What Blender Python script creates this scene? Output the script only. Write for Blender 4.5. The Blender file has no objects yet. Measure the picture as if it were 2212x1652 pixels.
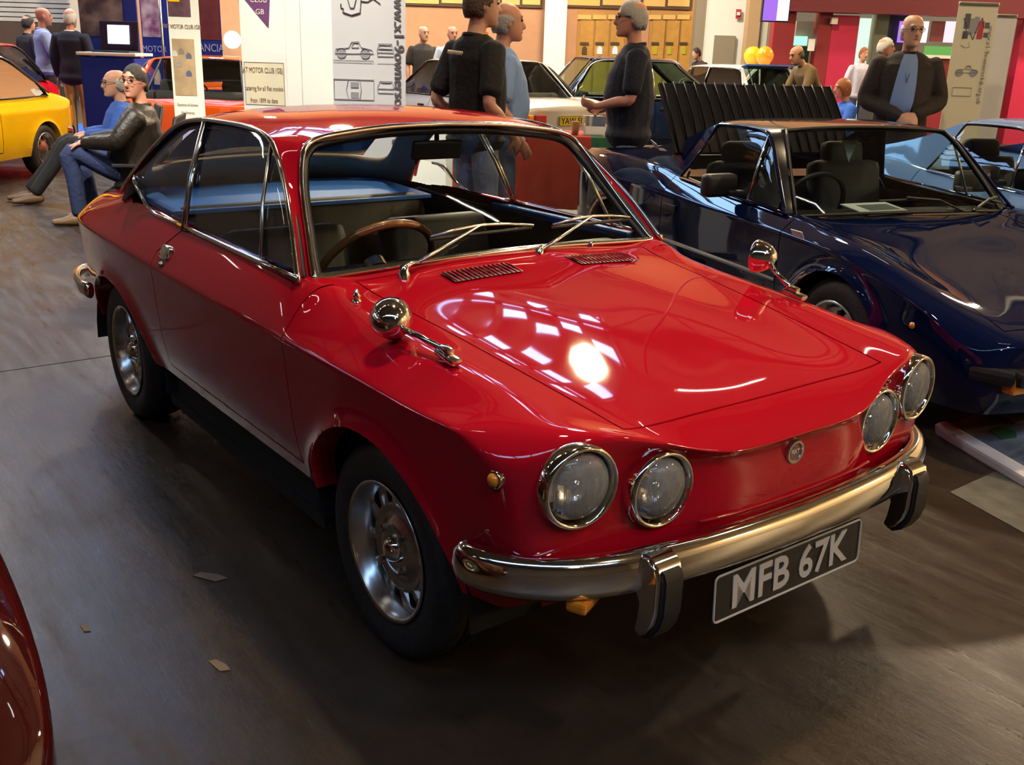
import bpy, bmesh, math, random
from math import sin, cos, pi, radians, sqrt, atan2
from mathutils import Vector, Matrix, Euler, Quaternion
from mathutils.bvhtree import BVHTree

random.seed(7)
SC = bpy.context.scene
COL = SC.collection

# ------------------------------------------------------------------ camera
W_PX, H_PX, F_PX = 2212.0, 1652.0, 2160.84
CAM_LOC = Vector((1.93193, -1.78003, 1.45638))
CAM_ROT = Euler((radians(71.68653), radians(-1.74506), radians(53.14652)), 'XYZ')
cam_data = bpy.data.cameras.new('camera')
cam_data.sensor_fit = 'HORIZONTAL'
cam_data.sensor_width = 36.0
cam_data.lens = F_PX / W_PX * 36.0
cam_data.clip_start = 0.02
cam_data.clip_end = 200
cam = bpy.data.objects.new('camera', cam_data)
cam.location = CAM_LOC
cam.rotation_euler = CAM_ROT
COL.objects.link(cam)
SC.camera = cam
CAM_M = CAM_ROT.to_matrix()
_f = CAM_M @ Vector((0, 0, -1))
FWD = Vector((_f.x, _f.y, 0)).normalized()      # horizontal viewing direction of the hall
RGT = Vector((FWD.y, -FWD.x, 0))
HALL_YAW = atan2(RGT.y, RGT.x)

def ray(u, v):
    return CAM_M @ Vector(((u - W_PX / 2) / F_PX, -(v - H_PX / 2) / F_PX, -1.0))

def at(u, v, d):
    """point seen at pixel u,v at horizontal distance d into the hall"""
    r = ray(u, v)
    return CAM_LOC + r * (d / r.dot(FWD))

def at_z(u, v, z):
    r = ray(u, v)
    return CAM_LOC + r * ((z - CAM_LOC.z) / r.z)

def hall(r, d, z=0.0):
    """hall coordinates: r metres to the right, d metres deep, z up"""
    p = CAM_LOC + RGT * r + FWD * d
    return Vector((p.x, p.y, z))

# ------------------------------------------------------------------ world and exposure
world = bpy.data.worlds.new('hall_dim_air')
SC.world = world
world.use_nodes = True
_bg = world.node_tree.nodes['Background']
_bg.inputs[0].default_value = (0.55, 0.6, 0.75, 1)
_bg.inputs[1].default_value = 0.05
SC.view_settings.view_transform = 'Standard'
SC.view_settings.look = 'None'
SC.view_settings.gamma = 1
SC.view_settings.exposure = -0.48
SC.view_settings.use_curve_mapping = False
SC.cycles.use_denoising = True
SC.cycles.max_bounces = 5
SC.cycles.diffuse_bounces = 2
SC.cycles.glossy_bounces = 3
SC.cycles.transmission_bounces = 3
SC.cycles.transparent_max_bounces = 14
SC.cycles.use_adaptive_sampling = True
SC.cycles.adaptive_threshold = 0.08
SC.cycles.adaptive_min_samples = 12
SC.cycles.sample_clamp_indirect = 6.0
SC.cycles.caustics_reflective = False
SC.cycles.caustics_refractive = False

# ------------------------------------------------------------------ materials
MATS = {}
def mat(name, col, rough=0.5, metal=0.0, coat=0.0, spec=0.5, emit=None, estr=0.0, bump=None, noise=None, alpha=1.0, trans=0.0):
    """principled material; noise=(scale, amount[, colour2]) varies the colour, bump=(scale, strength) the relief"""
    if name in MATS:
        return MATS[name]
    m = bpy.data.materials.new(name)
    m.use_nodes = True
    nt = m.node_tree
    b = nt.nodes['Principled BSDF']
    b.inputs['Base Color'].default_value = (*col, 1)
    b.inputs['Roughness'].default_value = rough
    b.inputs['Metallic'].default_value = metal
    b.inputs['Coat Weight'].default_value = coat
    b.inputs['Coat Roughness'].default_value = 0.03
    b.inputs['Specular IOR Level'].default_value = spec
    if emit:
        b.inputs['Emission Color'].default_value = (*emit, 1)
        b.inputs['Emission Strength'].default_value = estr
    tc = None
    if noise or bump:
        tc = nt.nodes.new('ShaderNodeTexCoord')
    if noise:
        n = nt.nodes.new('ShaderNodeTexNoise')
        n.inputs['Scale'].default_value = noise[0]
        n.inputs['Detail'].default_value = 6
        nt.links.new(tc.outputs['Object'], n.inputs['Vector'])
        r = nt.nodes.new('ShaderNodeMix')
        r.data_type = 'RGBA'
        c2 = noise[2] if len(noise) > 2 else tuple(c * (1 - noise[1]) for c in col)
        r.inputs['A'].default_value = (*col, 1)
        r.inputs['B'].default_value = (*c2, 1)
        mr = nt.nodes.new('ShaderNodeMapRange')
        mr.inputs['From Min'].default_value = 0.35
        mr.inputs['From Max'].default_value = 0.65
        nt.links.new(n.outputs['Fac'], mr.inputs['Value'])
        nt.links.new(mr.outputs['Result'], r.inputs['Factor'])
        nt.links.new(r.outputs['Result'], b.inputs['Base Color'])
    if bump:
        n2 = nt.nodes.new('ShaderNodeTexNoise')
        n2.inputs['Scale'].default_value = bump[0]
        n2.inputs['Detail'].default_value = 4
        nt.links.new(tc.outputs['Object'], n2.inputs['Vector'])
        bp = nt.nodes.new('ShaderNodeBump')
        bp.inputs['Strength'].default_value = bump[1]
        bp.inputs['Distance'].default_value = 0.02
        nt.links.new(n2.outputs['Fac'], bp.inputs['Height'])
        nt.links.new(bp.outputs['Normal'], b.inputs['Normal'])
    MATS[name] = m
    return m

def glass_mat(name, tint=(0.85, 0.92, 0.9), refl=1.0, ior=1.5):
    """thin window glass: tinted see-through with a fresnel reflection"""
    if name in MATS:
        return MATS[name]
    m = bpy.data.materials.new(name)
    m.use_nodes = True
    nt = m.node_tree
    for n in list(nt.nodes):
        nt.nodes.remove(n)
    out = nt.nodes.new('ShaderNodeOutputMaterial')
    mix = nt.nodes.new('ShaderNodeMixShader')
    tr = nt.nodes.new('ShaderNodeBsdfTransparent')
    tr.inputs[0].default_value = (*tint, 1)
    gl = nt.nodes.new('ShaderNodeBsdfGlossy')
    gl.inputs['Roughness'].default_value = 0.015
    fr = nt.nodes.new('ShaderNodeFresnel')
    fr.inputs[0].default_value = ior
    mul = nt.nodes.new('ShaderNodeMath')
    mul.operation = 'MULTIPLY'
    mul.inputs[1].default_value = refl
    mul.use_clamp = True
    nt.links.new(fr.outputs[0], mul.inputs[0])
    nt.links.new(mul.outputs[0], mix.inputs[0])
    nt.links.new(tr.outputs[0], mix.inputs[1])
    nt.links.new(gl.outputs[0], mix.inputs[2])
    nt.links.new(mix.outputs[0], out.inputs[0])
    MATS[name] = m
    return m

def emit_mat(name, col, s):
    if name in MATS:
        return MATS[name]
    m = bpy.data.materials.new(name)
    m.use_nodes = True
    nt = m.node_tree
    for n in list(nt.nodes):
        nt.nodes.remove(n)
    out = nt.nodes.new('ShaderNodeOutputMaterial')
    e = nt.nodes.new('ShaderNodeEmission')
    e.inputs[0].default_value = (*col, 1)
    e.inputs[1].default_value = s
    nt.links.new(e.outputs[0], out.inputs[0])
    MATS[name] = m
    return m

CHROME = mat('chrome', (0.82, 0.80, 0.74), 0.08, 1.0)
CHROME_DULL = mat('satin_metal', (0.62, 0.61, 0.58), 0.25, 1.0)
BLACK = mat('black_plastic', (0.012, 0.012, 0.013), 0.45)
RUBBER = mat('tyre_rubber', (0.016, 0.015, 0.015), 0.62, bump=(60, 0.15))
DARK = mat('dark_lining', (0.02, 0.017, 0.014), 0.8)
UNDER = mat('underbody_black', (0.008, 0.008, 0.008), 0.9)
GLASS = glass_mat('window_glass', (0.88, 0.93, 0.91))
LENS = glass_mat('lamp_lens', (0.96, 0.97, 0.97), 1.3)
def frosted(m, amount, col):
    nt = m.node_tree; out = next(n for n in nt.nodes if n.type == 'OUTPUT_MATERIAL'); src = out.inputs[0].links[0].from_socket
    d = nt.nodes.new('ShaderNodeBsdfDiffuse'); d.inputs[0].default_value = (*col, 1)
    x = nt.nodes.new('ShaderNodeMixShader'); x.inputs[0].default_value = amount
    nt.links.new(src, x.inputs[1]); nt.links.new(d.outputs[0], x.inputs[2]); nt.links.new(x.outputs[0], out.inputs[0])
frosted(LENS, .20, (.9, .92, .92))
AMBER = mat('amber_plastic', (0.85, 0.28, 0.02), 0.15, coat=1.0)
REDLENS = mat('red_lamp_plastic', (0.45, 0.01, 0.01), 0.15, coat=1.0)
SILVER = mat('silver_paint', (0.75, 0.75, 0.73), 0.4)
WHITE = mat('white_print', (0.85, 0.85, 0.83), 0.55)

# ------------------------------------------------------------------ objects
def link(o, parent=None):
    COL.objects.link(o)
    if parent:
        o.parent = parent
    return o

def tag(o, label=None, cat=None, group=None, kind=None):
    if label: o['label'] = label
    if cat: o['category'] = cat
    if group: o['group'] = group
    if kind: o['kind'] = kind
    return o

def empty(name, loc=(0, 0, 0), rz=0.0, label=None, cat=None, group=None):
    o = bpy.data.objects.new(name, None)
    o.empty_display_size = 0.1
    o.location = loc
    o.rotation_euler = (0, 0, rz)
    link(o)
    return tag(o, label, cat, group)

def mesh(name, verts, faces, m=None, parent=None, smooth=False, m2=None):
    me = bpy.data.meshes.new(name)
    me.from_pydata([tuple(v) for v in verts], [], faces)
    if m: me.materials.append(m)
    if m2: me.materials.append(m2)
    if smooth:
        me.shade_smooth()
    me.update()
    return link(bpy.data.objects.new(name, me), parent)

def from_bm(name, bm, m=None, parent=None, smooth=False):
    me = bpy.data.meshes.new(name)
    bm.to_mesh(me)
    bm.free()
    if m: me.materials.append(m)
    if smooth: me.shade_smooth()
    return link(bpy.data.objects.new(name, me), parent)

def fix_normals(o):
    bm = bmesh.new()
    bm.from_mesh(o.data)
    bmesh.ops.recalc_face_normals(bm, faces=bm.faces)
    bm.to_mesh(o.data)
    bm.free()
    return o

class MB:
    """collects boxes, sweeps and lathes that make up ONE part"""
    def __init__(s):
        s.v = []; s.f = []
    def add(s, v, f):
        n = len(s.v)
        s.v += [Vector(p) for p in v]
        s.f += [tuple(i + n for i in q) for q in f]
        return s
    def box(s, c, d, rot=None, b=0.0):
        bm = bmesh.new()
        bmesh.ops.create_cube(bm, size=1)
        for v in bm.verts:
            v.co = Vector((v.co.x * d[0], v.co.y * d[1], v.co.z * d[2]))
        if b > 0:
            bmesh.ops.bevel(bm, geom=list(bm.edges), offset=min(b, min(d) * 0.49), segments=2, affect='EDGES', profile=0.6)
        M = Matrix.Translation(Vector(c))
        if rot is not None:
            M = M @ (rot.to_4x4() if isinstance(rot, Matrix) else Euler(rot).to_matrix().to_4x4())
        bm.transform(M)
        bm.verts.index_update()
        s.add([v.co.copy() for v in bm.verts], [[v.index for v in f.verts] for f in bm.faces])
        bm.free()
        return s
    def sweep(s, pts, rx, ry=None, n=8, closed=False, up=Vector((0, 0, 1)), caps=True, rads=None, power=1.0):
        ry = rx if ry is None else ry
        pts = [Vector(p) for p in pts]
        N = len(pts)
        rings = []
        for i, p in enumerate(pts):
            a = pts[(i - 1) % N] if (closed or i > 0) else p
            b = pts[(i + 1) % N] if (closed or i < N - 1) else p
            t = (b - a)
            t = t.normalized() if t.length > 1e-9 else Vector((1, 0, 0))
            u = up if abs(t.dot(up)) < 0.97 else Vector((1, 0, 0))
            x = t.cross(u).normalized()
            y = x.cross(t).normalized()
            k = rads[i] if rads else 1.0
            ring = []
            for j in range(n):
                an = 2 * pi * j / n
                ca, sa = cos(an), sin(an)
                if power != 1.0:
                    ca = math.copysign(abs(ca) ** power, ca); sa = math.copysign(abs(sa) ** power, sa)
                ring.append(p + x * (rx * k * ca) + y * (ry * k * sa))
            rings.append(ring)
        v = [q for r in rings for q in r]
        f = []
        R_ = N if closed else N - 1
        for i in range(R_):
            i2 = (i + 1) % N
            for j in range(n):
                j2 = (j + 1) % n
                f.append((i * n + j, i * n + j2, i2 * n + j2, i2 * n + j))
        if caps and not closed:
            f.append(tuple(range(n - 1, -1, -1)))
            f.append(tuple((N - 1) * n + j for j in range(n)))
        return s.add(v, f)
    def lathe(s, prof, n=32, c=(0, 0, 0), axis='Z', rot=None, closed=False):
        """prof = [(radius, height)]; axis is where height points"""
        v = []; f = []
        P = len(prof)
        for i in range(n):
            a = 2 * pi * i / n
            for (r, h) in prof:
                if axis == 'Z': q = Vector((r * cos(a), r * sin(a), h))
                elif axis == 'Y': q = Vector((r * cos(a), h, -r * sin(a)))
                else: q = Vector((h, r * cos(a), r * sin(a)))
                if rot is not None: q = rot @ q
                v.append(q + Vector(c))
        for i in range(n):
            i2 = (i + 1) % n
            for k in range(P if closed else P - 1):
                k2 = (k + 1) % P
                f.append((i * P + k, i2 * P + k, i2 * P + k2, i * P + k2))
        return s.add(v, f)
    def prism(s, poly, axis, a, b):
        """poly of 2-D points extruded along axis from a to b (poly uses the two other axes in order)"""
        n = len(poly)
        def P(q, h):
            if axis == 'X': return (h, q[0], q[1])
            if axis == 'Y': return (q[0], h, q[1])
            return (q[0], q[1], h)
        v = [P(q, a) for q in poly] + [P(q, b) for q in poly]
        f = [tuple(range(n - 1, -1, -1)), tuple(range(n, 2 * n))]
        for i in range(n):
            j = (i + 1) % n
            f.append((i, j, n + j, n + i))
        return s.add(v, f)
    def obj(s, name, m=None, parent=None, smooth=False, fix=True):
        o = mesh(name, s.v, s.f, m, parent, False)
        if fix: fix_normals(o)
        if smooth:
            o.data.shade_smooth()
            if smooth != True:
                sharp_by_angle(o.data, smooth)
        return o

def sharp_by_angle(me, deg):
    bm = bmesh.new()
    bm.from_mesh(me)
    lim = radians(deg)
    for e in bm.edges:
        if len(e.link_faces) == 2 and e.calc_face_angle(0) > lim:
            e.smooth = False
    bm.to_mesh(me)
    bm.free()

def spline(pts, n=8, closed=False):
    """Catmull-Rom through points"""
    P = [Vector(p) for p in pts]
    N = len(P)
    out = []
    rng = N if closed else N - 1
    for i in range(rng):
        p0 = P[(i - 1) % N] if (closed or i > 0) else P[0] * 2 - P[1]
        p1 = P[i]; p2 = P[(i + 1) % N]
        p3 = P[(i + 2) % N] if (closed or i + 2 < N) else P[-1] * 2 - P[-2]
        for k in range(n):
            t = k / n
            out.append(0.5 * ((2 * p1) + (p2 - p0) * t + (2 * p0 - 5 * p1 + 4 * p2 - p3) * t * t + (3 * p1 - p0 - 3 * p2 + p3) * t ** 3))
    if not closed:
        out.append(P[-1].copy())
    return out

def text_mesh(name, s, size, m, parent, M, depth=0.002, bold=0.0, align='CENTER', sx=1.0, spacing=1.0):
    cu = bpy.data.curves.new(name, 'FONT')
    cu.body = s
    cu.size = size
    cu.extrude = depth
    cu.offset = bold
    cu.align_x = align
    cu.align_y = 'CENTER'
    cu.space_character = spacing
    cu.resolution_u = 3
    t = bpy.data.objects.new(name + '_tmp', cu)
    COL.objects.link(t)
    bpy.context.view_layer.update()
    me = bpy.data.meshes.new_from_object(t.evaluated_get(bpy.context.evaluated_depsgraph_get()))
    bpy.data.objects.remove(t)
    bpy.data.curves.remove(cu)
    me.transform(M @ Matrix.Diagonal((sx, 1, 1, 1)))
    me.materials.clear()
    me.materials.append(m)
    me.name = name
    o = bpy.data.objects.new(name, me)
    return link(o, parent)

def frame_mat(o, x, y):
    """matrix whose local x/y lie along the given directions, at origin o"""
    x = Vector(x).normalized()
    z = x.cross(Vector(y)).normalized()
    y = z.cross(x)
    M = Matrix((x, y, z)).transposed().to_4x4()
    M.translation = Vector(o)
    return M

# ------------------------------------------------------------------ smooth body panels from a control net
def cage_dense(verts, faces, creases, level, iters=5):
    """subdivision surface that passes through the given control points -> bmesh"""
    me = bpy.data.meshes.new('tmp_cage')
    tgt = [Vector(v) for v in verts]
    me.from_pydata([tuple(v) for v in tgt], [], faces)
    me.update()
    if creases:
        at_ = me.attributes.new('crease_edge', 'FLOAT', 'EDGE')
        for e in me.edges:
            k = (min(e.vertices), max(e.vertices))
            at_.data[e.index].value = creases.get(k, 0.0)
    ob = bpy.data.objects.new('tmp_cage', me)
    COL.objects.link(ob)
    md = ob.modifiers.new('s', 'SUBSURF')
    md.levels = 1
    md.render_levels = 1
    md.boundary_smooth = 'PRESERVE_CORNERS'
    n = len(tgt)
    for it in range(iters):
        dg = bpy.context.evaluated_depsgraph_get()
        ev = ob.evaluated_get(dg)
        em = ev.to_mesh()
        diff = [tgt[i] - em.vertices[i].co for i in range(n)]
        ev.to_mesh_clear()
        for i in range(n):
            me.vertices[i].co += diff[i] * 0.85
        me.update()
        ob.update_tag()
        bpy.context.view_layer.update()
    md.levels = level
    md.render_levels = level
    bpy.context.view_layer.update()
    dg = bpy.context.evaluated_depsgraph_get()
    ev = ob.evaluated_get(dg)
    em = ev.to_mesh()
    bm = bmesh.new()
    bm.from_mesh(em)
    ev.to_mesh_clear()
    bpy.data.objects.remove(ob)
    bpy.data.meshes.remove(me)
    return bm

def body_cage(rows, front, rear, crease_sh=0.85, crease_nose=0.0, crease_tail=0.0):
    """rows: front to rear, each = 5 top points (y>=0, centre outwards, last is the shoulder) + K side points going down.
       front/rear: [K][4] points of the end faces below the first / last top row (centre outwards)."""
    V = []; F = []; C = {}
    idx = {}
    def vid(key, p):
        if key not in idx:
            idx[key] = len(V); V.append(Vector(p))
        return idx[key]
    NR = len(rows)
    K = len(rows[0]) - 5
    def top(r, j):
        a = abs(j); p = rows[r][a]
        return vid(('t', r, j if a else 0), (p[0], math.copysign(p[1], j) if j else 0.0, p[2]))
    def side(r, k, s):
        if k == 0: return top(r, 4 * s)
        p = rows[r][4 + k]
        return vid(('s', r, k, s), (p[0], p[1] * s, p[2]))
    def end(e, k, j):
        r = 0 if e == 'f' else NR - 1
        if k == 0: return top(r, j)
        if abs(j) == 4: return side(r, k, 1 if j > 0 else -1)
        p = (front if e == 'f' else rear)[k - 1][abs(j)]
        return vid((e, k, j), (p[0], math.copysign(p[1], j) if j else 0.0, p[2]))
    for r in range(NR - 1):
        for j in range(-4, 4):
            F.append((top(r, j), top(r, j + 1), top(r + 1, j + 1), top(r + 1, j)))
        for s in (-1, 1):
            for k in range(K):
                q = (side(r, k, s), side(r, k + 1, s), side(r + 1, k + 1, s), side(r + 1, k, s))
                F.append(q if s > 0 else q[::-1])
            a, b = top(r, 4 * s), top(r + 1, 4 * s)
            cs = crease_sh[r] if isinstance(crease_sh, (list, tuple)) else crease_sh
            C[(min(a, b), max(a, b))] = cs
    for e in ('f', 'r'):
        for k in range(K):
            for j in range(-4, 4):
                q = (end(e, k, j), end(e, k + 1, j), end(e, k + 1, j + 1), end(e, k, j + 1))
                F.append(q if e == 'f' else q[::-1])
        r = 0 if e == 'f' else NR - 1
        w = crease_nose if e == 'f' else crease_tail
        if w:
            for j in range(-4, 4):
                ww = w[min(abs(j), abs(j + 1))] if isinstance(w, (list, tuple)) else w
                a, b = top(r, j), top(r, j + 1)
                C[(min(a, b), max(a, b))] = ww
    return V, F, C

def cut_arches(bm, arches, flare=0.012, band=0.35, depth=0.05, ymin=0.42):
    """arches: (xc, zc, a, b); opens elliptical wheel arches on both sides, with a rolled lip; returns one lip per arch"""
    lips = []
    for (xc, zc, a, b) in arches:
        def fn(co): return sqrt(((co.x - xc) / a) ** 2 + ((co.z - zc) / b) ** 2) - 1
        for v in bm.verts:
            if abs(v.co.y) > ymin:
                f = fn(v.co)
                if -1 < f < band and v.co.z < zc + b * (1 + band):
                    w = max(0.0, 1 - max(f, 0) / band)
                    v.co.y += math.copysign(flare * w * w * w, v.co.y)
        kill = []
        cand = [f for f in bm.faces if abs(f.calc_center_median().y) > ymin]
        move = {}
        for f in cand:
            ins = [fn(v.co) < 0 for v in f.verts]
            if all(ins): kill.append(f)
        bmesh.ops.delete(bm, geom=kill, context='FACES')
        for v in bm.verts:
            if abs(v.co.y) > ymin and fn(v.co) < 0:
                k = 1.0 / (fn(v.co) + 1)
                v.co.x = xc + (v.co.x - xc) * k
                v.co.z = zc + (v.co.z - zc) * k
        bm.faces.ensure_lookup_table()
        pair = {-1: MB(), 1: MB()}
        es = [e for e in bm.edges if len(e.link_faces) == 1 and all(abs(fn(v.co)) < 0.012 and abs(v.co.y) > ymin for v in e.verts)]
        for e in es:
            p, q = e.verts[0].co, e.verts[1].co
            s = math.copysign(1, p.y)
            d = Vector((0, -s * depth, 0))
            def inn(c): return Vector((xc + (c.x - xc) * 0.985, c.y - s * 0.006, zc + (c.z - zc) * 0.985))
            pair[s].add([p.copy(), q.copy(), inn(q), inn(p)], [(0, 1, 2, 3)])
            pair[s].add([inn(p), inn(q), inn(q) + d, inn(p) + d], [(0, 1, 2, 3)])
        lips += [pair[-1], pair[1]]
    return lips

def weld(o, d=1e-4):
    bm = bmesh.new(); bm.from_mesh(o.data); bmesh.ops.remove_doubles(bm, verts=bm.verts, dist=d); bm.to_mesh(o.data); bm.free(); return o

def add_lips(lips, m, parent):
    for l in lips:
        if l.f:
            o = weld(l.obj('arch_lip', m, parent, fix=False)); o.data.shade_smooth(); sharp_by_angle(o.data, 40)

def add_wells(parent, arches, y0, y1, dz=.05, dr=.03):
    for (xc, zc, a, b_) in arches:
        for s in (-1, 1):
            pr = [(xc + (a + dr) * cos(t * pi / 14), zc - dz + (b_ + dz + .02) * sin(t * pi / 14)) for t in range(15)]
            n = len(pr)
            w = MB(); w.add([(p[0], s * y0, p[1]) for p in pr] + [(p[0], s * y1, p[1]) for p in pr], [(i, i + 1, n + i + 1, n + i) for i in range(n - 1)] + [tuple(n + i for i in range(n))])
            w.obj('wheel_well', UNDER, parent, fix=False)

def open_edge_flange(bm, vec_fn, only=None):
    """returns verts/faces of a flange along the open edges of bm"""
    fl = MB()
    for e in bm.edges:
        if len(e.link_faces) == 1 and (only is None or only(e)):
            p, q = e.verts[0].co, e.verts[1].co
            d = vec_fn((p + q) / 2)
            fl.add([p.copy(), q.copy(), q + d, p + d], [(0, 1, 2, 3)])
    return fl

def split_panel(bm, planes, region, gap=0.004):
    """cut bm along planes [(co, inward normal)] for faces where region(center) holds; returns (panel bm) and removes it and the gap from bm"""
    for (co, no) in planes:
        no = Vector(no).normalized(); co = Vector(co)
        for s in (-1, 1):
            fs = [f for f in bm.faces if region(f.calc_center_median())]
            g = set(fs)
            for f in fs:
                g.update(f.edges); g.update(f.verts)
            bmesh.ops.bisect_plane(bm, geom=list(g), plane_co=co + no * s * gap / 2, plane_no=no, dist=1e-6)
    pan = []; kill = []
    for f in bm.faces:
        c = f.calc_center_median()
        if not region(c): continue
        s = min((c - Vector(co)).dot(Vector(no).normalized()) for co, no in planes)
        if s > gap / 2 - 1e-7: pan.append(f)
        elif s > -gap / 2 + 1e-7: kill.append(f)
    pm = bmesh.new()
    mp = {}
    for f in pan:
        vs = []
        for v in f.verts:
            if v not in mp: mp[v] = pm.verts.new(v.co)
            vs.append(mp[v])
        pm.faces.new(vs)
    bmesh.ops.delete(bm, geom=pan + kill, context='FACES')
    return pm

# ------------------------------------------------------------------ hall helpers
HM = Matrix.Rotation(HALL_YAW, 3, 'Z')
def hrect(u0, v0, u1, v1, d):
    """centre and size of an upright rectangle facing us that covers those pixels at depth d"""
    uc, vc = (u0 + u1) / 2, (v0 + v1) / 2
    l = at(u0, vc, d); r = at(u1, vc, d); t = at(uc, v0, d); b = at(uc, v1, d)
    c = at(uc, vc, d)
    return c, (r - l).dot(RGT), abs(t.z - b.z)
def hbox(name, u0, v0, u1, v1, d, th, m, parent=None, zmin=None, zmax=None, b=0.0, kind=None):
    c, w, h = hrect(u0, v0, u1, v1, d)
    z0, z1 = c.z - h / 2, c.z + h / 2
    if zmin is not None: z0 = zmin
    if zmax is not None: z1 = zmax
    k = MB(); k.box((c.x + FWD.x * th / 2, c.y + FWD.y * th / 2, (z0 + z1) / 2), (w, th, z1 - z0), HM, b)
    o = k.obj(name, m, parent)
    if kind: o['kind'] = kind
    return o
def hb(mb, r, d, z, w, dp, h, b=0.0):
    p = hall(r, d, z)
    mb.box(p, (w, dp, h), HM, b)

# ------------------------------------------------------------------ floor: worn sealed concrete slabs
def floor_material():
    m = bpy.data.materials.new('sealed_concrete')
    m.use_nodes = True
    nt = m.node_tree; L = nt.links
    b = nt.nodes['Principled BSDF']
    tc = nt.nodes.new('ShaderNodeTexCoord')
    def noise(scale, det=6, rough=.6):
        n = nt.nodes.new('ShaderNodeTexNoise')
        n.inputs['Scale'].default_value = scale; n.inputs['Detail'].default_value = det; n.inputs['Roughness'].default_value = rough
        L.new(tc.outputs['Object'], n.inputs['Vector']); return n
    def ramp(src, stops):
        r = nt.nodes.new('ShaderNodeValToRGB')
        el = r.color_ramp.elements
        el[0].position, el[0].color = stops[0][0], (*stops[0][1], 1)
        el[1].position, el[1].color = stops[-1][0], (*stops[-1][1], 1)
        for p, c in stops[1:-1]:
            e = el.new(p); e.color = (*c, 1)
        L.new(src, r.inputs[0]); return r
    def mix(a, bb, f, mode='MIX'):
        x = nt.nodes.new('ShaderNodeMix'); x.data_type = 'RGBA'; x.blend_type = mode
        for s_, k in ((a, 'A'), (bb, 'B')):
            if isinstance(s_, tuple): x.inputs[k].default_value = (*s_, 1)
            else: L.new(s_, x.inputs[k])
        if isinstance(f, (int, float)): x.inputs['Factor'].default_value = f
        else: L.new(f, x.inputs['Factor'])
        return x.outputs['Result']
    big = noise(.55, 4, .55); fine = noise(14, 10, .75); blot = noise(2.3, 5, .5)
    c = ramp(big.outputs['Fac'], [(.32, (.036, .022, .013)), (.52, (.050, .033, .021)), (.70, (.030, .023, .018))]).outputs[0]
    f2 = ramp(fine.outputs['Fac'], [(.35, (.72, .72, .72)), (.65, (1.1, 1.1, 1.1))]).outputs[0]
    c = mix(c, f2, 1.0, 'MULTIPLY')
    st = ramp(blot.outputs['Fac'], [(.56, (0, 0, 0)), (.78, (.75, .75, .75))])
    c = mix(c, (.022, .014, .009), st.outputs[0])
    L.new(c, b.inputs['Base Color'])
    mp = nt.nodes.new('ShaderNodeMapping'); mp.inputs['Scale'].default_value = (1.0, 7.0, 1.0); mp.inputs['Rotation'].default_value = (0, 0, .5); L.new(tc.outputs['Object'], mp.inputs['Vector'])
    sk = noise(2.2, 8, .7); L.new(mp.outputs['Vector'], sk.inputs['Vector'])
    rr = ramp(sk.outputs['Fac'], [(.35, (.27, .27, .27)), (.55, (.38, .38, .38)), (.7, (.55, .55, .55))])
    r2 = mix(rr.outputs[0], (.55, .55, .55), st.outputs[0])
    L.new(r2, b.inputs['Roughness'])
    b.inputs['Specular IOR Level'].default_value = .48
    bp = nt.nodes.new('ShaderNodeBump'); bp.inputs['Strength'].default_value = .16; bp.inputs['Distance'].default_value = .01
    hs_ = nt.nodes.new('ShaderNodeMath'); hs_.operation = 'ADD'; L.new(fine.outputs['Fac'], hs_.inputs[0]); L.new(sk.outputs['Fac'], hs_.inputs[1]); L.new(hs_.outputs[0], bp.inputs['Height']); L.new(bp.outputs['Normal'], b.inputs['Normal'])
    return m
FLOORM = floor_material()
floor = MB(); floor.box((-6, 5, -.16), (64, 64, .08)); floor = floor.obj('floor', mat('joint_grout', (.02, .018, .016), .9)); floor['kind'] = 'structure'
xs = [-38, -29, -22, -15.5, -9.0, -2.915, 3.2, 9.3, 16, 26]
ys = [-27, -20, -13.5, -7.2, 5.9, 12.2, 18.5, 25, 37]
for x0, x1 in zip(xs, xs[1:]):
    for y0, y1 in zip(ys, ys[1:]):
        g = .005
        k = MB(); k.box(((x0 + x1) / 2, (y0 + y1) / 2, -.06), (x1 - x0 - 2 * g, y1 - y0 - 2 * g, .12))
        o = k.obj('concrete_slab', FLOORM, floor)

# ------------------------------------------------------------------ far wall, side walls, ceiling
D_WALL = 27.0
PEACH = mat('peach_wall_paint', (.60, .33, .18), .75, noise=(3, .08))
CREAM = mat('cream_wall', (.62, .56, .46), .8)
GREYW = mat('brown_hall_cladding', (.07, .055, .045), .8)
def wall(name, r0, r1, d0, d1, z0, z1, m):
    k = MB(); hb(k, (r0 + r1) / 2, (d0 + d1) / 2, (z0 + z1) / 2, max(r1 - r0, .2), max(d1 - d0, .2), z1 - z0)
    o = k.obj(name, m); o['kind'] = 'structure'; return o
HC = 9.0
wall('wall_back', -17, 17, D_WALL, D_WALL + .3, 0, HC, PEACH)
wall('wall_left', -17.3, -17, -13, D_WALL + .3, 0, HC, GREYW)
wall('wall_right', 17, 17.3, -13, D_WALL + .3, 0, HC, mat('warm_cream_wall', (.75, .58, .36), .8))
wall('wall_front', -17.3, 17.3, -13.3, -13, 0, HC, GREYW)
CEIL = mat('dull_roof_lining', (.20, .175, .15), .9)
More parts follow.
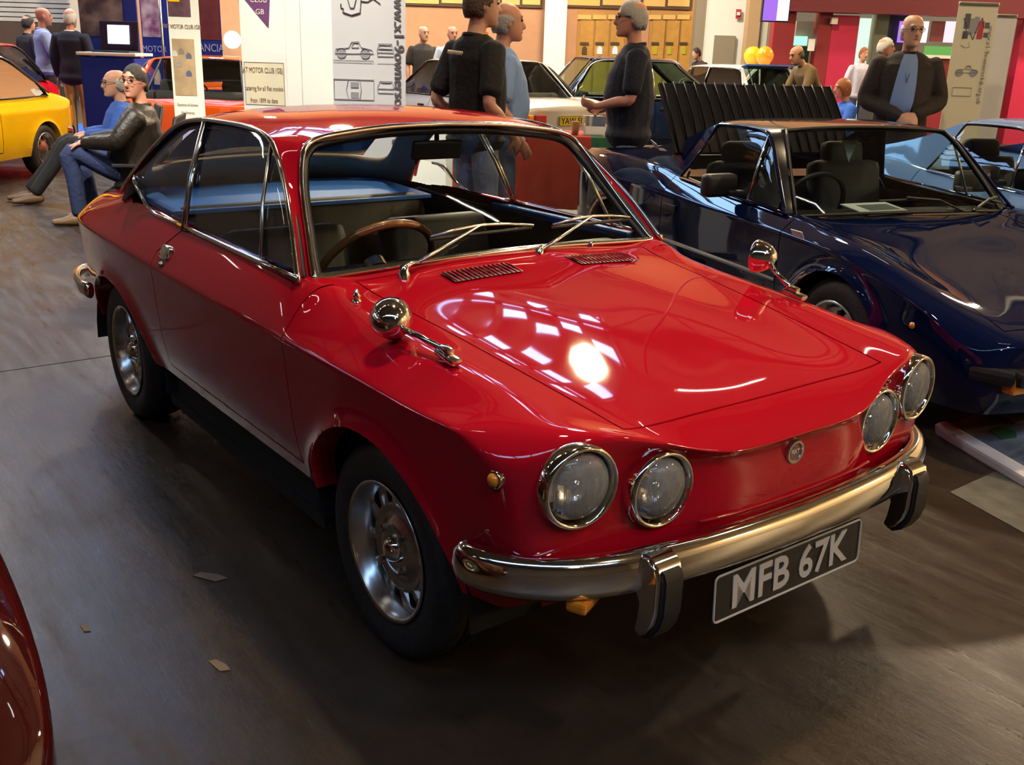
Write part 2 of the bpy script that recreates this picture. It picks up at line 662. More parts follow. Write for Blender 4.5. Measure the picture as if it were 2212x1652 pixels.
# ceiling with two glazed strips across the hall
SKY = emit_mat('daylight_glazing', (.34, .58, 1.0), 18.0)
STRIP = [(14.8, 18.6), (-5.5, -4.2)]
ceil_o = empty('ceiling'); ceil_o['kind'] = 'structure'
edges = [-13.3] + [e for s in sorted(STRIP) for e in s] + [D_WALL + .3]
for a, b in zip(edges[::2], edges[1::2]):
    k = MB(); hb(k, 0, (a + b) / 2, HC + .1, 34.6, b - a, .2); k.obj('roof_lining', CEIL, ceil_o)
def d_main(a): return a > 5
FRAME = mat('roof_steel', (.10, .10, .105), .6)
for (a, b), (r0, r1, n) in zip(sorted(STRIP), ((-8, 8, 8), (-15, 3.0, 12))):
    # closed ends of the strip, then panes between glazing bars
    for (q0, q1) in ((-17.3, r0), (r1, 17.3)):
        k = MB(); hb(k, (q0 + q1) / 2, (a + b) / 2, HC + .1, q1 - q0, b - a, .2); k.obj('roof_lining', CEIL, ceil_o)
    w_ = (r1 - r0) / n
    for i in range(n):
        for (e0, e1) in ((a, (a + b) / 2), ((a + b) / 2, b)):
            rc, dc = r0 + w_ * (i + .5), (e0 + e1) / 2
            if rc > -3.5 and d_main(a):              # right-hand bays: smaller lights in an opaque deck
                k = MB(); hb(k, rc, dc, HC + .16, w_, e1 - e0, .02); k.obj('roof_lining', CEIL, ceil_o)
                for q, (fx, fd) in enumerate(((-.25, -.24), (.25, -.24), (-.25, .24), (.25, .24))):
                    if (i * 3 + q + (1 if e0 > a else 0)) % 3 == 0: continue
                    k = MB(); hb(k, rc + fx * w_, dc + fd * (e1 - e0), HC + .12, w_ * .36, (e1 - e0) * .34, .03); k.obj('skylight_pane', SKY, ceil_o)
                continue
            k = MB(); hb(k, rc, dc, HC + .12, w_ - .16, e1 - e0 - .16, .03); k.obj('skylight_pane', SKY, ceil_o)
        k = MB(); hb(k, r0 + w_ * i, (a + b) / 2, HC + .05, .16, b - a, .2); k.obj('glazing_bar', FRAME, ceil_o)
    k = MB(); hb(k, (r0 + r1) / 2, (a + b) / 2, HC + .05, r1 - r0, .16, .2); k.obj('glazing_bar', FRAME, ceil_o)
for d in (-8, -2.5, 4, 10, 17, 23):          # roof trusses
    k = MB(); hb(k, 0, d, HC - .15, 34, .18, .25); hb(k, 0, d, HC - 1.1, 34, .14, .14)
    for i in range(-8, 9):
        a_ = hall(i * 2 - 1, d, HC - .2); b_ = hall(i * 2, d, HC - 1.1); c_ = hall(i * 2 + 1, d, HC - .2)
        k.sweep([a_, b_], .05, n=6); k.sweep([b_, c_], .05, n=6)
    k.obj('roof_truss', FRAME, ceil_o)

# hanging lamps: bell shade, hot glowing face
def hall_lamp(p, power, col, R_=.34, shown=26):
    R_ = .50 if shown > 150 else R_
    e = empty('bay_lamp', p, 0); k = MB()
    k.lathe([(.06, .55), (.10, .50), (.12, .36), (R_ * .7, .18), (R_, 0), (R_ - .015, 0), (R_ * .68, .16), (.10, .34)], 28, (0, 0, 0), 'Z'); k.obj('lamp_shade', CHROME_DULL if shown > 100 else glass_mat('prismatic_acrylic', (.72, .70, .64), 1.0), e, True)
    k = MB(); k.lathe([(.001, .05), (R_ * .5, .06), (R_ * .86, .05)], 28, (0, 0, 0), 'Z')
    k.obj('lamp_glow', emit_mat('warm_lamp_glow_%d' % shown, col, shown), e, True, fix=False)
    k = MB(); k.sweep([(0, 0, .55), (0, 0, HC - .1 - p.z)], .012, n=6); k.obj('lamp_cord', BLACK, e)
    l = bpy.data.lights.new('lamp_light', 'SPOT' if shown > 100 else 'POINT'); l.energy = power; l.color = col; l.shadow_soft_size = .25
    if shown > 100: l.spot_size = radians(160); l.spot_blend = .4
    lo = bpy.data.objects.new('lamp_light', l); link(lo, e); lo.location = (0, 0, -.02)
    return e
WARM = (1.0, .76, .45)
lamp_spots = [((-1.0, 1.1), 7.7, 950, 120, 'warm bay lamp hanging straight above the red coupe'),
              ((-6.95, 7.3), 7.9, 3000, 200, 'warm bay lamp hanging over the dark navy sports car'),
              ((-12.2, 5.6), 7.4, 2000, 40, 'warm bay lamp hanging over the club banners'),
              ((5.6, 1.2), 7.6, 380, 110, 'warm bay lamp hanging in front of the red coupe'),  # added, unseen: visible glow for bumper chrome and headlights
              ((3.2, 6.0), 7.6, 250, 110, 'warm bay lamp hanging in front of the pale blue sports car'),  # added likewise as a glow for the chrome
              (tuple(hall(15.4, -1.0))[:2], 5.5, 1900, 80, 'warm bay lamp hanging close to the right-hand wall'),  # added to warm the wall that the bumper reflects
              (tuple(hall(15.4, 5.5))[:2], 5.5, 1900, 80, 'warm bay lamp hanging by the right-hand wall beyond the pale car'),  # second added wall-washer for the golden bumper reflection
              ((8.6, -2.4), 7.6, 260, 110, 'warm bay lamp hanging well behind the camera'),  # another added glow in front, out of view, for the chrome
              ((-13.5, 11.0), 6.6, 4200, 60, 'warm bay lamp hanging over the silver saloon'),
              (tuple(hall(11.5, 18.5))[:2], 6.6, 4200, 60, 'warm bay lamp hanging by the refreshment kiosk'),
              ((-19.5, 6.5), 6.6, 3600, 60, 'warm bay lamp hanging before the roller shutter'),  # added to brighten the shutter
              (tuple(hall(-10.5, 14.5))[:2], 6.6, 1800, 60, 'warm bay lamp hanging above the yellow car')]
for (xy, z, pw, sh, lb) in lamp_spots:
    tag(hall_lamp(Vector((xy[0], xy[1], z)), pw, WARM if sh != 60 else (1.0, .80, .55), shown=sh), lb, 'lamp')
# added spotlights, unseen under the truss, that brighten the club banners and display
def spotlight(src, dst, power, ang, lb):
    sp_ = empty('added_spotlight', src, 0, lb, 'spotlight')
    dv = (dst - src).normalized(); qm = dv.to_track_quat('-Z', 'Y').to_matrix()
    k = MB(); k.lathe([(.001, .30), (.10, .28), (.12, .10), (.13, -.06), (.115, -.06), (.10, .10)], 24, (0, 0, 0), 'Z', qm); k.obj('lamp_can', BLACK, sp_, True)
    k = MB(); k.lathe([(.001, -.02), (.105, -.02)], 24, (0, 0, 0), 'Z', qm); k.obj('lamp_lens', emit_mat('spot_lens_glow', (1, .96, .85), 30), sp_, fix=False)
    k = MB(); k.sweep([(0, 0, .15), (0, 0, HC - 1.1 - src.z)], .02, n=8); k.obj('yoke', BLACK, sp_)
    l = bpy.data.lights.new('lamp_light', 'SPOT'); l.energy = power; l.color = (1, .97, .86); l.spot_size = radians(ang); l.spot_blend = .6; l.shadow_soft_size = .1
    lo = bpy.data.objects.new('lamp_light', l); link(lo, sp_); lo.rotation_euler = qm.to_euler(); lo.location = dv * .10
spotlight(hall(-1.9, 4.0, 6.4), hall(-2.1, 7.2, 1.1), 3000, 38, 'black stand spotlight clamped under the roof truss, aimed at the white banners')
spotlight(hall(-4.9, 4.0, 6.4), hall(-3.6, 9.8, 1.2), 3000, 34, 'black stand spotlight clamped under the roof truss, aimed at the blue display')
# fluorescent battens
TUBE = emit_mat('fluorescent_tube_glow', (1.0, .97, .88), 34)
def batten(r, d, z, name_label):
    e = empty('strip_light', hall(r, d, z), HALL_YAW, name_label, 'strip light', 'fluorescent strip lights under the roof')
    k = MB(); k.box((0, 0, .04), (1.3, .14, .06), b=.01); k.obj('batten_body', mat('batten_white', (.7, .7, .68), .5), e)
    k = MB(); k.sweep([(-.6, 0, 0), (.6, 0, 0)], .022, n=10); k.obj('fluorescent_tube', TUBE, e, True)
    k = MB(); k.sweep([(-.5, 0, .06), (-.5, 0, HC - z - 1.1)], .006, n=5); k.sweep([(.5, 0, .06), (.5, 0, HC - z - 1.1)], .006, n=5); k.obj('hanger', BLACK, e)
for d, tn in ((-2.5, 'the truss above the camera'), (4, 'the truss above the red coupe'), (10, 'the truss beyond the banners')):
    for r, on in ((-9.5, 'leftmost'), (-6.5, 'second from left'), (-3.5, 'third from left'), (3.5, 'rightmost')):
        batten(r, d, 6.0, '%s fluorescent strip light under %s' % (on, tn))
for d, on in ((2.5, 'nearest'), (5.5, 'second nearest'), (8.5, 'third nearest'), (11.5, 'farthest')):
    batten(-13.5, d, 5.2, '%s fluorescent strip light in the row beside the left-hand wall' % on)
# ================================================================== the red coupe
PAINT = mat('red_gloss_paint', (0.49, 0.005, 0.018), 0.4, 0.0, coat=1.0, spec=0.0)
red = empty('classic_coupe', (0, 0, 0), 0,
            'glossy red two-door coupe with four round headlights and black number plate MFB 67K', 'car')

def S(x, y, z, d=(0.006, 0.014, 0.030, 0.058), zs=(0.65, 0.55, 0.44, 0.34), dx=(0, 0, 0, 0)):
    """shoulder point plus the side points under it"""
    return [(x, y, z)] + [(x + dx[i], y - d[i], zs[i]) for i in range(4)]

rows = [
    [(.676, 0, .672), (.672, .22, .676), (.622, .38, .708), (.578, .57, .742)] + [(.520, .690, .695), (.535, .692, .64), (.538, .688, .55), (.525, .675, .45), (.49, .65, .36)],
    [(.560, 0, .727), (.560, .22, .729), (.545, .42, .735), (.490, .585, .757)] + S(.42, .724, .730),
    [(.36, 0, .768), (.36, .22, .768), (.36, .447, .763), (.34, .60, .774)] + S(.28, .738, .734),
    [(.10, 0, .813), (.10, .23, .811), (.10, .470, .797), (.10, .615, .802)] + S(.08, .745, .738),
    [(-.15, 0, .847), (-.15, .24, .844), (-.15, .493, .827), (-.15, .63, .818)] + S(-.15, .748, .740),
    [(-.34, 0, .870), (-.34, .25, .867), (-.34, .510, .848), (-.34, .645, .838)] + S(-.34, .75, .740),
    [(-.47, 0, .888), (-.47, .25, .884), (-.47, .52, .866), (-.47, .662, .864)] + S(-.47, .751, .740),
    [(-.85, 0, .88), (-.85, .25, .88), (-.85, .56, .875), (-.85, .668, .872)] + S(-.85, .752, .740),
    [(-1.30, 0, .88), (-1.30, .25, .88), (-1.30, .56, .877), (-1.30, .666, .876)] + S(-1.30, .752, .741),
    [(-1.70, 0, .89), (-1.70, .25, .89), (-1.70, .56, .89), (-1.70, .660, .884)] + S(-1.70, .748, .743),
    [(-2.05, 0, .90), (-2.05, .25, .90), (-2.05, .53, .892), (-2.05, .640, .862)] + S(-2.05, .738, .743),
    [(-2.40, 0, .875), (-2.40, .25, .872), (-2.40, .47, .856), (-2.40, .60, .825)] + S(-2.40, .712, .736),
    [(-2.70, 0, .835), (-2.70, .24, .832), (-2.70, .43, .820), (-2.69, .56, .795)] + S(-2.66, .665, .725),
    [(-2.875, 0, .80), (-2.87, .22, .798), (-2.85, .41, .788), (-2.82, .53, .768)] + [(-2.78, .61, .712), (-2.79, .61, .65), (-2.79, .60, .55), (-2.77, .585, .45), (-2.72, .57, .37)],
]
front = [
    [(.652, 0, .642), (.647, .22, .645), (.600, .38, .650), (.580, .57, .660)],
    [(.668, 0, .555), (.662, .22, .555), (.612, .38, .560), (.585, .57, .560)],
    [(.655, 0, .455), (.65, .22, .455), (.612, .38, .455), (.578, .57, .455)],
    [(.60, 0, .40), (.60, .22, .40), (.57, .38, .40), (.54, .57, .39)],
]
rear = [[(-2.875 + .0 * k, y, z) if False else (-2.88 + 0.10 * (y / .6) ** 2 + (.03 if z < .5 else 0), y, z) for y in (0, .22, .41, .53)] for k, z in enumerate((.65, .55, .45, .37))]
V, F, C = body_cage(rows, front, rear, crease_sh=[.35, .7] + [.85] * 11, crease_nose=[.92, .88, .3, .0], crease_tail=.3)
bm = cage_dense(V, F, C, 4)

# cabin opening
def in_cabin(c):
    if not (-2.36 < c.x < -.475 and c.z > .80): return False
    lim = .648
    if c.x < -1.9: lim = .648 - (-1.9 - c.x) * .25
    return abs(c.y) < lim
bmesh.ops.delete(bm, geom=[f for f in bm.faces if in_cabin(f.calc_center_median())], context='FACES')

# lamp openings
LAMPS = [(.590, .578, .651, .090, .10), (.616, .378, .608, .087, .04)]
def in_lamp(c): return c.x > .45 and any((abs(c.y) - y) ** 2 + (c.z - z) ** 2 < (R_ * .84) ** 2 for _, y, z, R_, _ in LAMPS)
bmesh.ops.delete(bm, geom=[f for f in bm.faces if in_lamp(f.calc_center_median())], context='FACES')
# wheel arches
ARCH = [(.022, .300, .335, .312), (-1.995, .285, .405, .300)]
lip = cut_arches(bm, ARCH, flare=0.016, band=.30, depth=.06)
add_lips(lip, PAINT, red)

# bonnet
hs = Vector((.56 + .40, -(.442 - .528), 0))            # side line in plan, y = +
def hood_region(c): return c.z > .70 and -.60 < c.x < .665 and abs(c.y) < .60
hood_planes = [((.563, 0, 0), (-1, 0, 0)), ((-.405, 0, 0), (1, 0, 0)),
               ((.56, .444, 0), (-.084, -.965, 0)), ((.56, -.444, 0), (-.084, .965, 0))]
hood = split_panel(bm, hood_planes, hood_region, .005)
def down(c): return Vector((0, 0, -.02))
fl = open_edge_flange(hood, down)
hood_o = from_bm('bonnet', hood, PAINT, red, True)
fl.obj('bonnet_edge', PAINT, hood_o, fix=False)

# doors
doors = []
for s in (-1, 1):
    def door_region(c, s=s): return c.y * s > .60 and -1.60 < c.x < -.20 and .30 < c.z < .90
    dp = [((-.388, 0, .60), (-1, 0, -.02)), ((-1.42, 0, .60), (1, 0, -.0)), ((0, 0, .385), (0, 0, 1)), ((-1.36, 0, .83), (1, 0, -1.3))]
    d = split_panel(bm, dp, door_region, .005)
    fl = open_edge_flange(d, lambda c, s=s: Vector((0, -s * .02, 0)), lambda e: e.verts[0].co.z < .855 or e.verts[1].co.z < .855)
    do = from_bm('door', d, PAINT, red, True)
    fl.obj('door_edge', PAINT, do, fix=False)
    doors.append(do)
fl = open_edge_flange(bm, lambda c: Vector((0, -math.copysign(.02, c.y), 0)) if abs(c.y) > .62 else Vector((0, 0, -.02)),
                      lambda e: min(v.co.z for v in e.verts) > .38 and all(v.co.x > -1.5 and v.co.x < .60 for v in e.verts))
fl.obj('panel_gap_edge', PAINT, red, fix=False)
body_o = from_bm('body_shell', bm, PAINT, red, True)

# ------------------------------------------------------------------ roof and pillars
Wt = [(-.790, 0, 1.226), (-.785, .20, 1.221), (-.771, .37, 1.206), (-.766, .488, 1.184)]
pil = [  # windscreen edge, rail edge
    ((-.465, .615, .850), (-.455, .664, .850)),
    ((-.566, .590, .958), (-.575, .622, .985)),
    ((-.668, .554, 1.068), (-.705, .580, 1.092)),
    ((-.732, .520, 1.143), (-.800, .556, 1.155)),
]
roof_rows = [
    [*Wt, (-.885, .541, 1.193)],
    [(-.98, 0, 1.255), (-.98, .19, 1.251), (-.98, .36, 1.239), (-.985, .455, 1.226), (-1.02, .532, 1.207)],
    [(-1.22, 0, 1.264), (-1.22, .19, 1.260), (-1.22, .36, 1.248), (-1.23, .46, 1.234), (-1.24, .531, 1.213)],
    [(-1.48, 0, 1.252), (-1.48, .19, 1.249), (-1.48, .36, 1.238), (-1.475, .46, 1.224), (-1.46, .535, 1.205)],
    [(-1.72, 0, 1.216), (-1.715, .19, 1.213), (-1.70, .36, 1.203), (-1.68, .465, 1.190), (-1.64, .549, 1.173)],
    [(-1.98, 0, 1.135), (-1.97, .20, 1.131), (-1.94, .38, 1.117), (-1.90, .49, 1.105), (-1.815, .582, 1.082)],
    [(-2.20, 0, 1.01), (-2.19, .21, 1.006), (-2.15, .40, .995), (-2.07, .53, .990), (-1.955, .622, .974)],
    [(-2.38, 0, .875), (-2.37, .22, .872), (-2.33, .43, .862), (-2.20, .575, .868), (-2.05, .648, .868)],
]
V = []; F = []; C = {}; ix = {}
def gv(key, p):
    if key not in ix:
        ix[key] = len(V); V.append(Vector(p))
    return ix[key]
def rp(r, j):
    p = roof_rows[r][abs(j)]
    return gv((r, j), (p[0], math.copysign(p[1], j) if j else 0, p[2]))
def pp(r, c, s):
    if r == len(pil): return rp(0, s * (3 + c))
    p = pil[r][c]
    return gv(('p', r, c, s), (p[0], p[1] * s, p[2]))
for r in range(len(roof_rows) - 1):
    for j in range(-4, 4):
        if r in (4, 5) and abs(j + .5) < 3: continue          # rear window opening
        F.append((rp(r, j), rp(r, j + 1), rp(r + 1, j + 1), rp(r + 1, j)))
for s in (-1, 1):
    for r in range(len(pil)):
        q = (pp(r, 0, s), pp(r, 1, s), pp(r + 1, 1, s), pp(r + 1, 0, s))
        F.append(q if s > 0 else q[::-1])
gm = cage_dense(V, F, C, 3)
roof_o = from_bm('roof', gm, PAINT, red, True)
roof_o.data.materials.append(mat('headlining', (0.26, 0.22, 0.18), 0.9))
sd = roof_o.modifiers.new('thick', 'SOLIDIFY')
sd.thickness = .018
sd.offset = -1
sd.material_offset = 1
sd.material_offset_rim = 1

# ------------------------------------------------------------------ glass
def grid_patch(rowsP, m, name, parent, sub=1):
    v = []; f = []
    n = len(rowsP[0])
    for r in rowsP: v += [Vector(p) for p in r]
    for i in range(len(rowsP) - 1):
        for j in range(n - 1):
            a = i * n + j
            f.append((a, a + 1, a + n + 1, a + n))
    return mesh(name, v, f, m, parent, True)

def mir(pts): return [(p[0], -p[1], p[2]) for p in pts]
# windscreen: columns across, rows up
wb = [(-.448, 0, .882), (-.450, .22, .878), (-.458, .45, .868), (-.466, .606, .862)]
ws_rows = []
NR_ = 10
edge = spline([(-.466, .606, .862), (-.566, .584, .958), (-.668, .548, 1.068), (-.735, .512, 1.143), (-.766, .482, 1.184)], 6)
for i in range(NR_ + 1):
    t = i / NR_
    e = edge[min(int(round(t * (len(edge) - 1))), len(edge) - 1)]
    c = Vector(wb[0]).lerp(Vector(Wt[0]), t) + Vector((.010, 0, .010)) * sin(pi * t)
    row = []
    for j in range(-10, 11):
        u = j / 10
        ease = abs(u) ** 2.4
        p = c.lerp(Vector((e.x, 0, e.z)), ease)
        p.y = e.y * u
        row.append(p)
    ws_rows.append(row)
grid_patch(ws_rows, GLASS, 'windscreen', red)

# side glass between belt and rail
rail = spline([(-.455, .664, .858), (-.575, .622, .985), (-.705, .580, 1.092), (-.800, .556, 1.155), (-.885, .541, 1.191), (-1.02, .532, 1.209), (-1.24, .531, 1.211),
               (-1.46, .535, 1.203), (-1.64, .549, 1.171), (-1.815, .582, 1.080), (-1.955, .622, .972), (-2.02, .645, .905)], 6)
def rail_at(x):
    for a, b in zip(rail, rail[1:]):
        if a.x >= x >= b.x:
            return a.lerp(b, (a.x - x) / max(a.x - b.x, 1e-9))
    return rail[0] if x > rail[0].x else rail[-1]
def belt_at(x): return Vector((x, .664, .868 + .012 * max(0, min(1, (-x - .5) / .9))))
def side_glass(name, xb0, xt0, xb1, xt1, s, curve=None):
    r = []
    for i in range(25):
        t = i / 24
        b = belt_at(xb0 + (xb1 - xb0) * t)
        if curve: b = curve(t, b)
        tp = rail_at(xt0 + (xt1 - xt0) * t)
        col = []
        for k in range(7):
            w = k / 6
            p = b.lerp(tp, w)
            p.y -= -.012 * sin(pi * w) + .006
            col.append((p.x, p.y * s, p.z))
        r.append(col)
    return grid_patch(r, GLASS, name, red)
def qcurve(t, b):
    k = max(0, (t - .55) / .45)
    return Vector((b.x, b.y, b.z + .085 * k * k))
for s in (-1, 1):
    side_glass('door_window', -.47, -.47, -1.285, -1.40, s)
    side_glass('quarter_window', -1.315, -1.425, -1.80, -1.93, s, qcurve)
# rear window
rw = []
for i in range(7):
    t = i / 6
    row = []
    for j in range(-8, 9):
        u = j / 8
        a = Vector((-1.715 + .02 * u * u, .40 * u, 1.214 - .018 * u * u))
        b = Vector((-2.195 + .06 * u * u, .45 * u, 1.008 - .015 * u * u))
        p = a.lerp(b, t) + Vector((-.01, 0, .015)) * sin(pi * t)
        row.append(p)
    rw.append(row)
grid_patch(rw, GLASS, 'rear_window', red)

# ------------------------------------------------------------------ bright trim
def trim(name, pts, r, ry=None, m=CHROME, n=8, parent=red, closed=False):
    b = MB()
    b.sweep(pts, r, ry, n=n, closed=closed)
    return b.obj(name, m, parent, True)
for s in (-1, 1):
    trim('drip_rail_trim', [(p.x, p.y * s + .006 * s, p.z + .004) for p in rail], .0075)
    trim('belt_trim', [(x, (.672) * s, belt_at(x).z + .004) for x in (-.46, -.7, -.95, -1.2, -1.35)], .006, .009)
    # window frames: B pillar, quarter-light divider, rear quarter edge
    b0, b1 = Vector((-1.300, .667, .872)), rail_at(-1.415) + Vector((0, -.004, 0))
    trim('door_pillar_trim', [(p.x, (p.y + .006) * s, p.z) for p in (b0, b0.lerp(b1, .5) + Vector((0, .012, 0)), b1)], .011, .007, CHROME_DULL)
    trim('door_pillar_edge', [(p.x + .019, (p.y + .008) * s, p.z) for p in (b0, b0.lerp(b1, .5) + Vector((0, .012, 0)), b1)], .005, .005, CHROME)
    q0, q1 = Vector((-.700, .662, .874)), rail_at(-.860)
    trim('quarter_light_bar', [(p.x, (p.y + .004) * s, p.z) for p in (q0, q0.lerp(q1, .5) + Vector((0, .012, 0)), q1)], .006, .006, CHROME_DULL)
    qe = [belt_at(-1.33) + Vector((0, .004, .004))]
    for t in (.2, .4, .6, .8, 1.0):
        b = belt_at(-1.315 - .485 * t); qe.append(qcurve(t, b) + Vector((0, .003, .002)))
    qe.append((qe[-1] + rail_at(-1.93)) / 2 + Vector((0, .004, 0)))
    trim('quarter_window_trim', [(p.x, p.y * s, p.z) for p in spline(qe, 4)], .006, .006, CHROME)
    # dark inner frame of the door glass
    trim('window_seal', [(p.x, (p.y - .012) * s, p.z - .016) for p in rail if -.46 > p.x > -1.95], .009, .009, BLACK)
# windscreen trim and rubber
wl = [Vector(p) for p in wb] + [Vector(p) for p in [(-.480, .617, .874), (-.566, .588, .958), (-.668, .552, 1.068), (-.728, .520, 1.140), (-.753, .496, 1.173), (-.768, .455, 1.192), (-.778, .37, 1.206), (-.789, .2, 1.221), (-.794, 0, 1.226)]]
half = spline(wl, 5)
loop = half + [Vector((p.x, -p.y, p.z)) for p in reversed(half[1:-1])]
off = Vector((.008, 0, .008))
trim('windscreen_trim', [p + off for p in loop], .0085, .0085, CHROME, closed=True)
trim('windscreen_seal', [p + Vector((-.004, 0, -.004)) + (Vector((0, 0, .5 * (1.04))) - Vector((0, 0, .52))) + Vector((0, -p.y * .028, (1.04 - p.z) * .055)) for p in loop], .011, .011, BLACK, closed=True)

# ------------------------------------------------------------------ wheels
TYRE_R = .279
def make_wheel(parent, x, y, s, front=True):
    w = MB()
    prof = [(.170, -.070), (.198, -.082), (.240, -.086), (.262, -.078), (.274, -.060), (TYRE_R, -.040), (TYRE_R, -.014), (.274, -.012), (.274, -.008), (TYRE_R, -.006), (TYRE_R, .006), (.274, .008), (.274, .012), (TYRE_R, .014), (TYRE_R, .040), (.274, .060), (.262, .078), (.240, .086), (.198, .082), (.170, .070)]
    w.lathe(prof, 56, (x, y, TYRE_R), 'Y')
    ty = w.obj('tyre', RUBBER, parent, True)
    r = MB()
    o = s * .070
    rim = [(.172, -.07 * s), (.172, .060 * s), (.178, .076 * s), (.182, .080 * s), (.180, .084 * s), (.170, .080 * s), (.166, .064 * s), (.158, .054 * s), (.153, .030 * s), (.151, .012 * s)]
    r.lathe(rim, 56, (x, y, TYRE_R), 'Y')
    ro = r.obj('wheel_rim', CHROME_DULL, parent, True)
    # pressed centre: hub disc, ten spokes between slots
    h = MB()
    h.lathe([(.001, .050 * s), (.040, .050 * s), (.048, .054 * s), (.066, .050 * s), (.080, .036 * s), (.098, .034 * s), (.110, .042 * s), (.116, .040 * s), (.116, .01 * s)], 40, (x, y, TYRE_R), 'Y')
    ho = h.obj('wheel_centre', CHROME_DULL, parent, True)
    base = None
    for k in range(12):
        a = 2 * pi * k / 12 + .15
        sp = MB()
        # spoke wedge from r=.084 to .164
        for (r0, r1, w0, w1, y0, y1) in [(.108, .157, .011, .015, .030, .028)]:
            c, q = cos(a), sin(a)
            def P(rr, t, yy): return (x + rr * c - t * q, y + yy * s, TYRE_R + rr * q + t * c)
            v = [P(r0, -w0, y0), P(r0, w0, y0), P(r1, w1, y1), P(r1, -w1, y1),
                 P(r0, -w0 * .6, y0 + .012), P(r0, w0 * .6, y0 + .012), P((r0 + r1) / 2, w0 * .55, y0 + .012), P((r0 + r1) / 2, -w0 * .55, y0 + .012),
                 P(r1, w1 * .8, y1 + .006), P(r1, -w1 * .8, y1 + .006)]
            sp.add(v, [(0, 1, 5, 4), (1, 2, 8, 6, 5), (4, 5, 6, 7), (7, 6, 8, 9), (0, 4, 7, 9, 3), (3, 9, 8, 2)])
        sp.obj('wheel_spoke', CHROME_DULL, ho)
    d = MB()
    d.lathe([(.001, .004 * s), (.165, .004 * s)], 32, (x, y, TYRE_R), 'Y')
    d.obj('brake_disc', BLACK, parent, True)
    c = MB()
    c.lathe([(.001, .078 * s), (.014, .077 * s), (.026, .070 * s), (.034, .058 * s), (.036, .046 * s)], 24, (x, y, TYRE_R), 'Y')
    c.obj('hub_cap', CHROME, parent, True)
    for k in range(4):
        a = pi / 4 + k * pi / 2
        n = MB()
        n.lathe([(.001, .066 * s), (.009, .064 * s), (.010, .050 * s)], 6, (x + .060 * cos(a), y, TYRE_R + .060 * sin(a)), 'Y')
        n.obj('wheel_nut', CHROME, ho)
for (x, y) in ((0, .600), (-2.027, .605)):
    for s in (-1, 1):
        wh = bpy.data.objects.new('wheel', None)
        link(wh, red)
        make_wheel(wh, x, y * s, s)
# wheel wells, floor pan
add_wells(red, ARCH, .69, .34)
w = MB()
w.box((-1.01, 0, .19), (1.25, 1.30, .04)); w.box((-2.5, 0, .26), (.45, 1.1, .10)); w.box((.45, 0, .385), (.22, .90, .04)); w.box((-.05, 0, .30), (1.0, .67, .05)); w.box((-2.0, 0, .24), (.8, .66, .06))
w.sweep([(0, -.55, .26), (0, .55, .26)], .03)
w.box((-1.0, -.62, .27), (1.20, .05, .14)); w.box((-1.0, .62, .27), (1.20, .05, .14))
w.obj('underbody', UNDER, red)
# ------------------------------------------------------------------ red coupe: lamps, bumper, small parts
def at_y(u, v, y):
    r = ray(u, v); return CAM_LOC + r * ((y - CAM_LOC.y) / r.y)
def at_x(u, v, x):
    r = ray(u, v); return CAM_LOC + r * ((x - CAM_LOC.x) / r.x)
def at_plane(u, v, n, d):
    r = ray(u, v); n = Vector(n); return CAM_LOC + r * ((d - CAM_LOC.dot(n)) / r.dot(n))

REFL = mat('lamp_reflector', (0.95, 0.95, 0.93), 0.20, 1.0, bump=(40, 0.10))
def headlight(x, y, z, R_, yaw):
    rot = Euler((0, 0, yaw)).to_matrix()
    c = (x, y, z)
    b = MB()
    b.lathe([(R_ * .90, -.055), (R_, -.050), (R_, -.012), (R_ * .985, .004), (R_ * .95, .012), (R_ * .90, .014), (R_ * .85, .008), (R_ * .82, -.004), (R_ * .80, -.006)], 48, c, 'X', rot)
    bo = b.obj('headlight', CHROME, red, True)
    bo['label'] = 'round chrome-rimmed headlight'
    k = MB()
    k.lathe([(R_ * .80, -.006), (R_ * .70, -.022), (R_ * .5, -.040), (R_ * .25, -.050), (.001, -.053)], 40, c, 'X', rot)
    k.obj('reflector', REFL, bo, True)
    k = MB()
    k.lathe([(.001, -.006), (.012, -.010), (.016, -.022), (.016, -.048)], 20, c, 'X', rot)
    k.obj('bulb_shield', CHROME, bo, True)
    l = MB()
    l.lathe([(R_ * .81, -.004), (R_ * .74, .006), (R_ * .6, .014), (R_ * .35, .020), (.001, .022)], 40, c, 'X', rot)
    l.obj('headlight_lens', LENS, bo, True)
    # moulded flutes of the lens, lower half
    for q in range(-3, 4):
        f = MB()
        yy = q * R_ * .2
        hh = sqrt(max(.01, .62 ** 2 - (q * .2) ** 2)) * R_
        pts = [rot @ Vector((.004, yy, t * hh)) + Vector(c) for t in (-1, -.5, 0, .35)]
        f.sweep(pts, .0032, .0026, n=5)
        f.obj('lens_flute', LENS, bo, True)
for s in (-1, 1):
    for (lx, ly, lz, lr, lyaw) in LAMPS:
        headlight(lx, ly * s, lz, lr, lyaw * s)

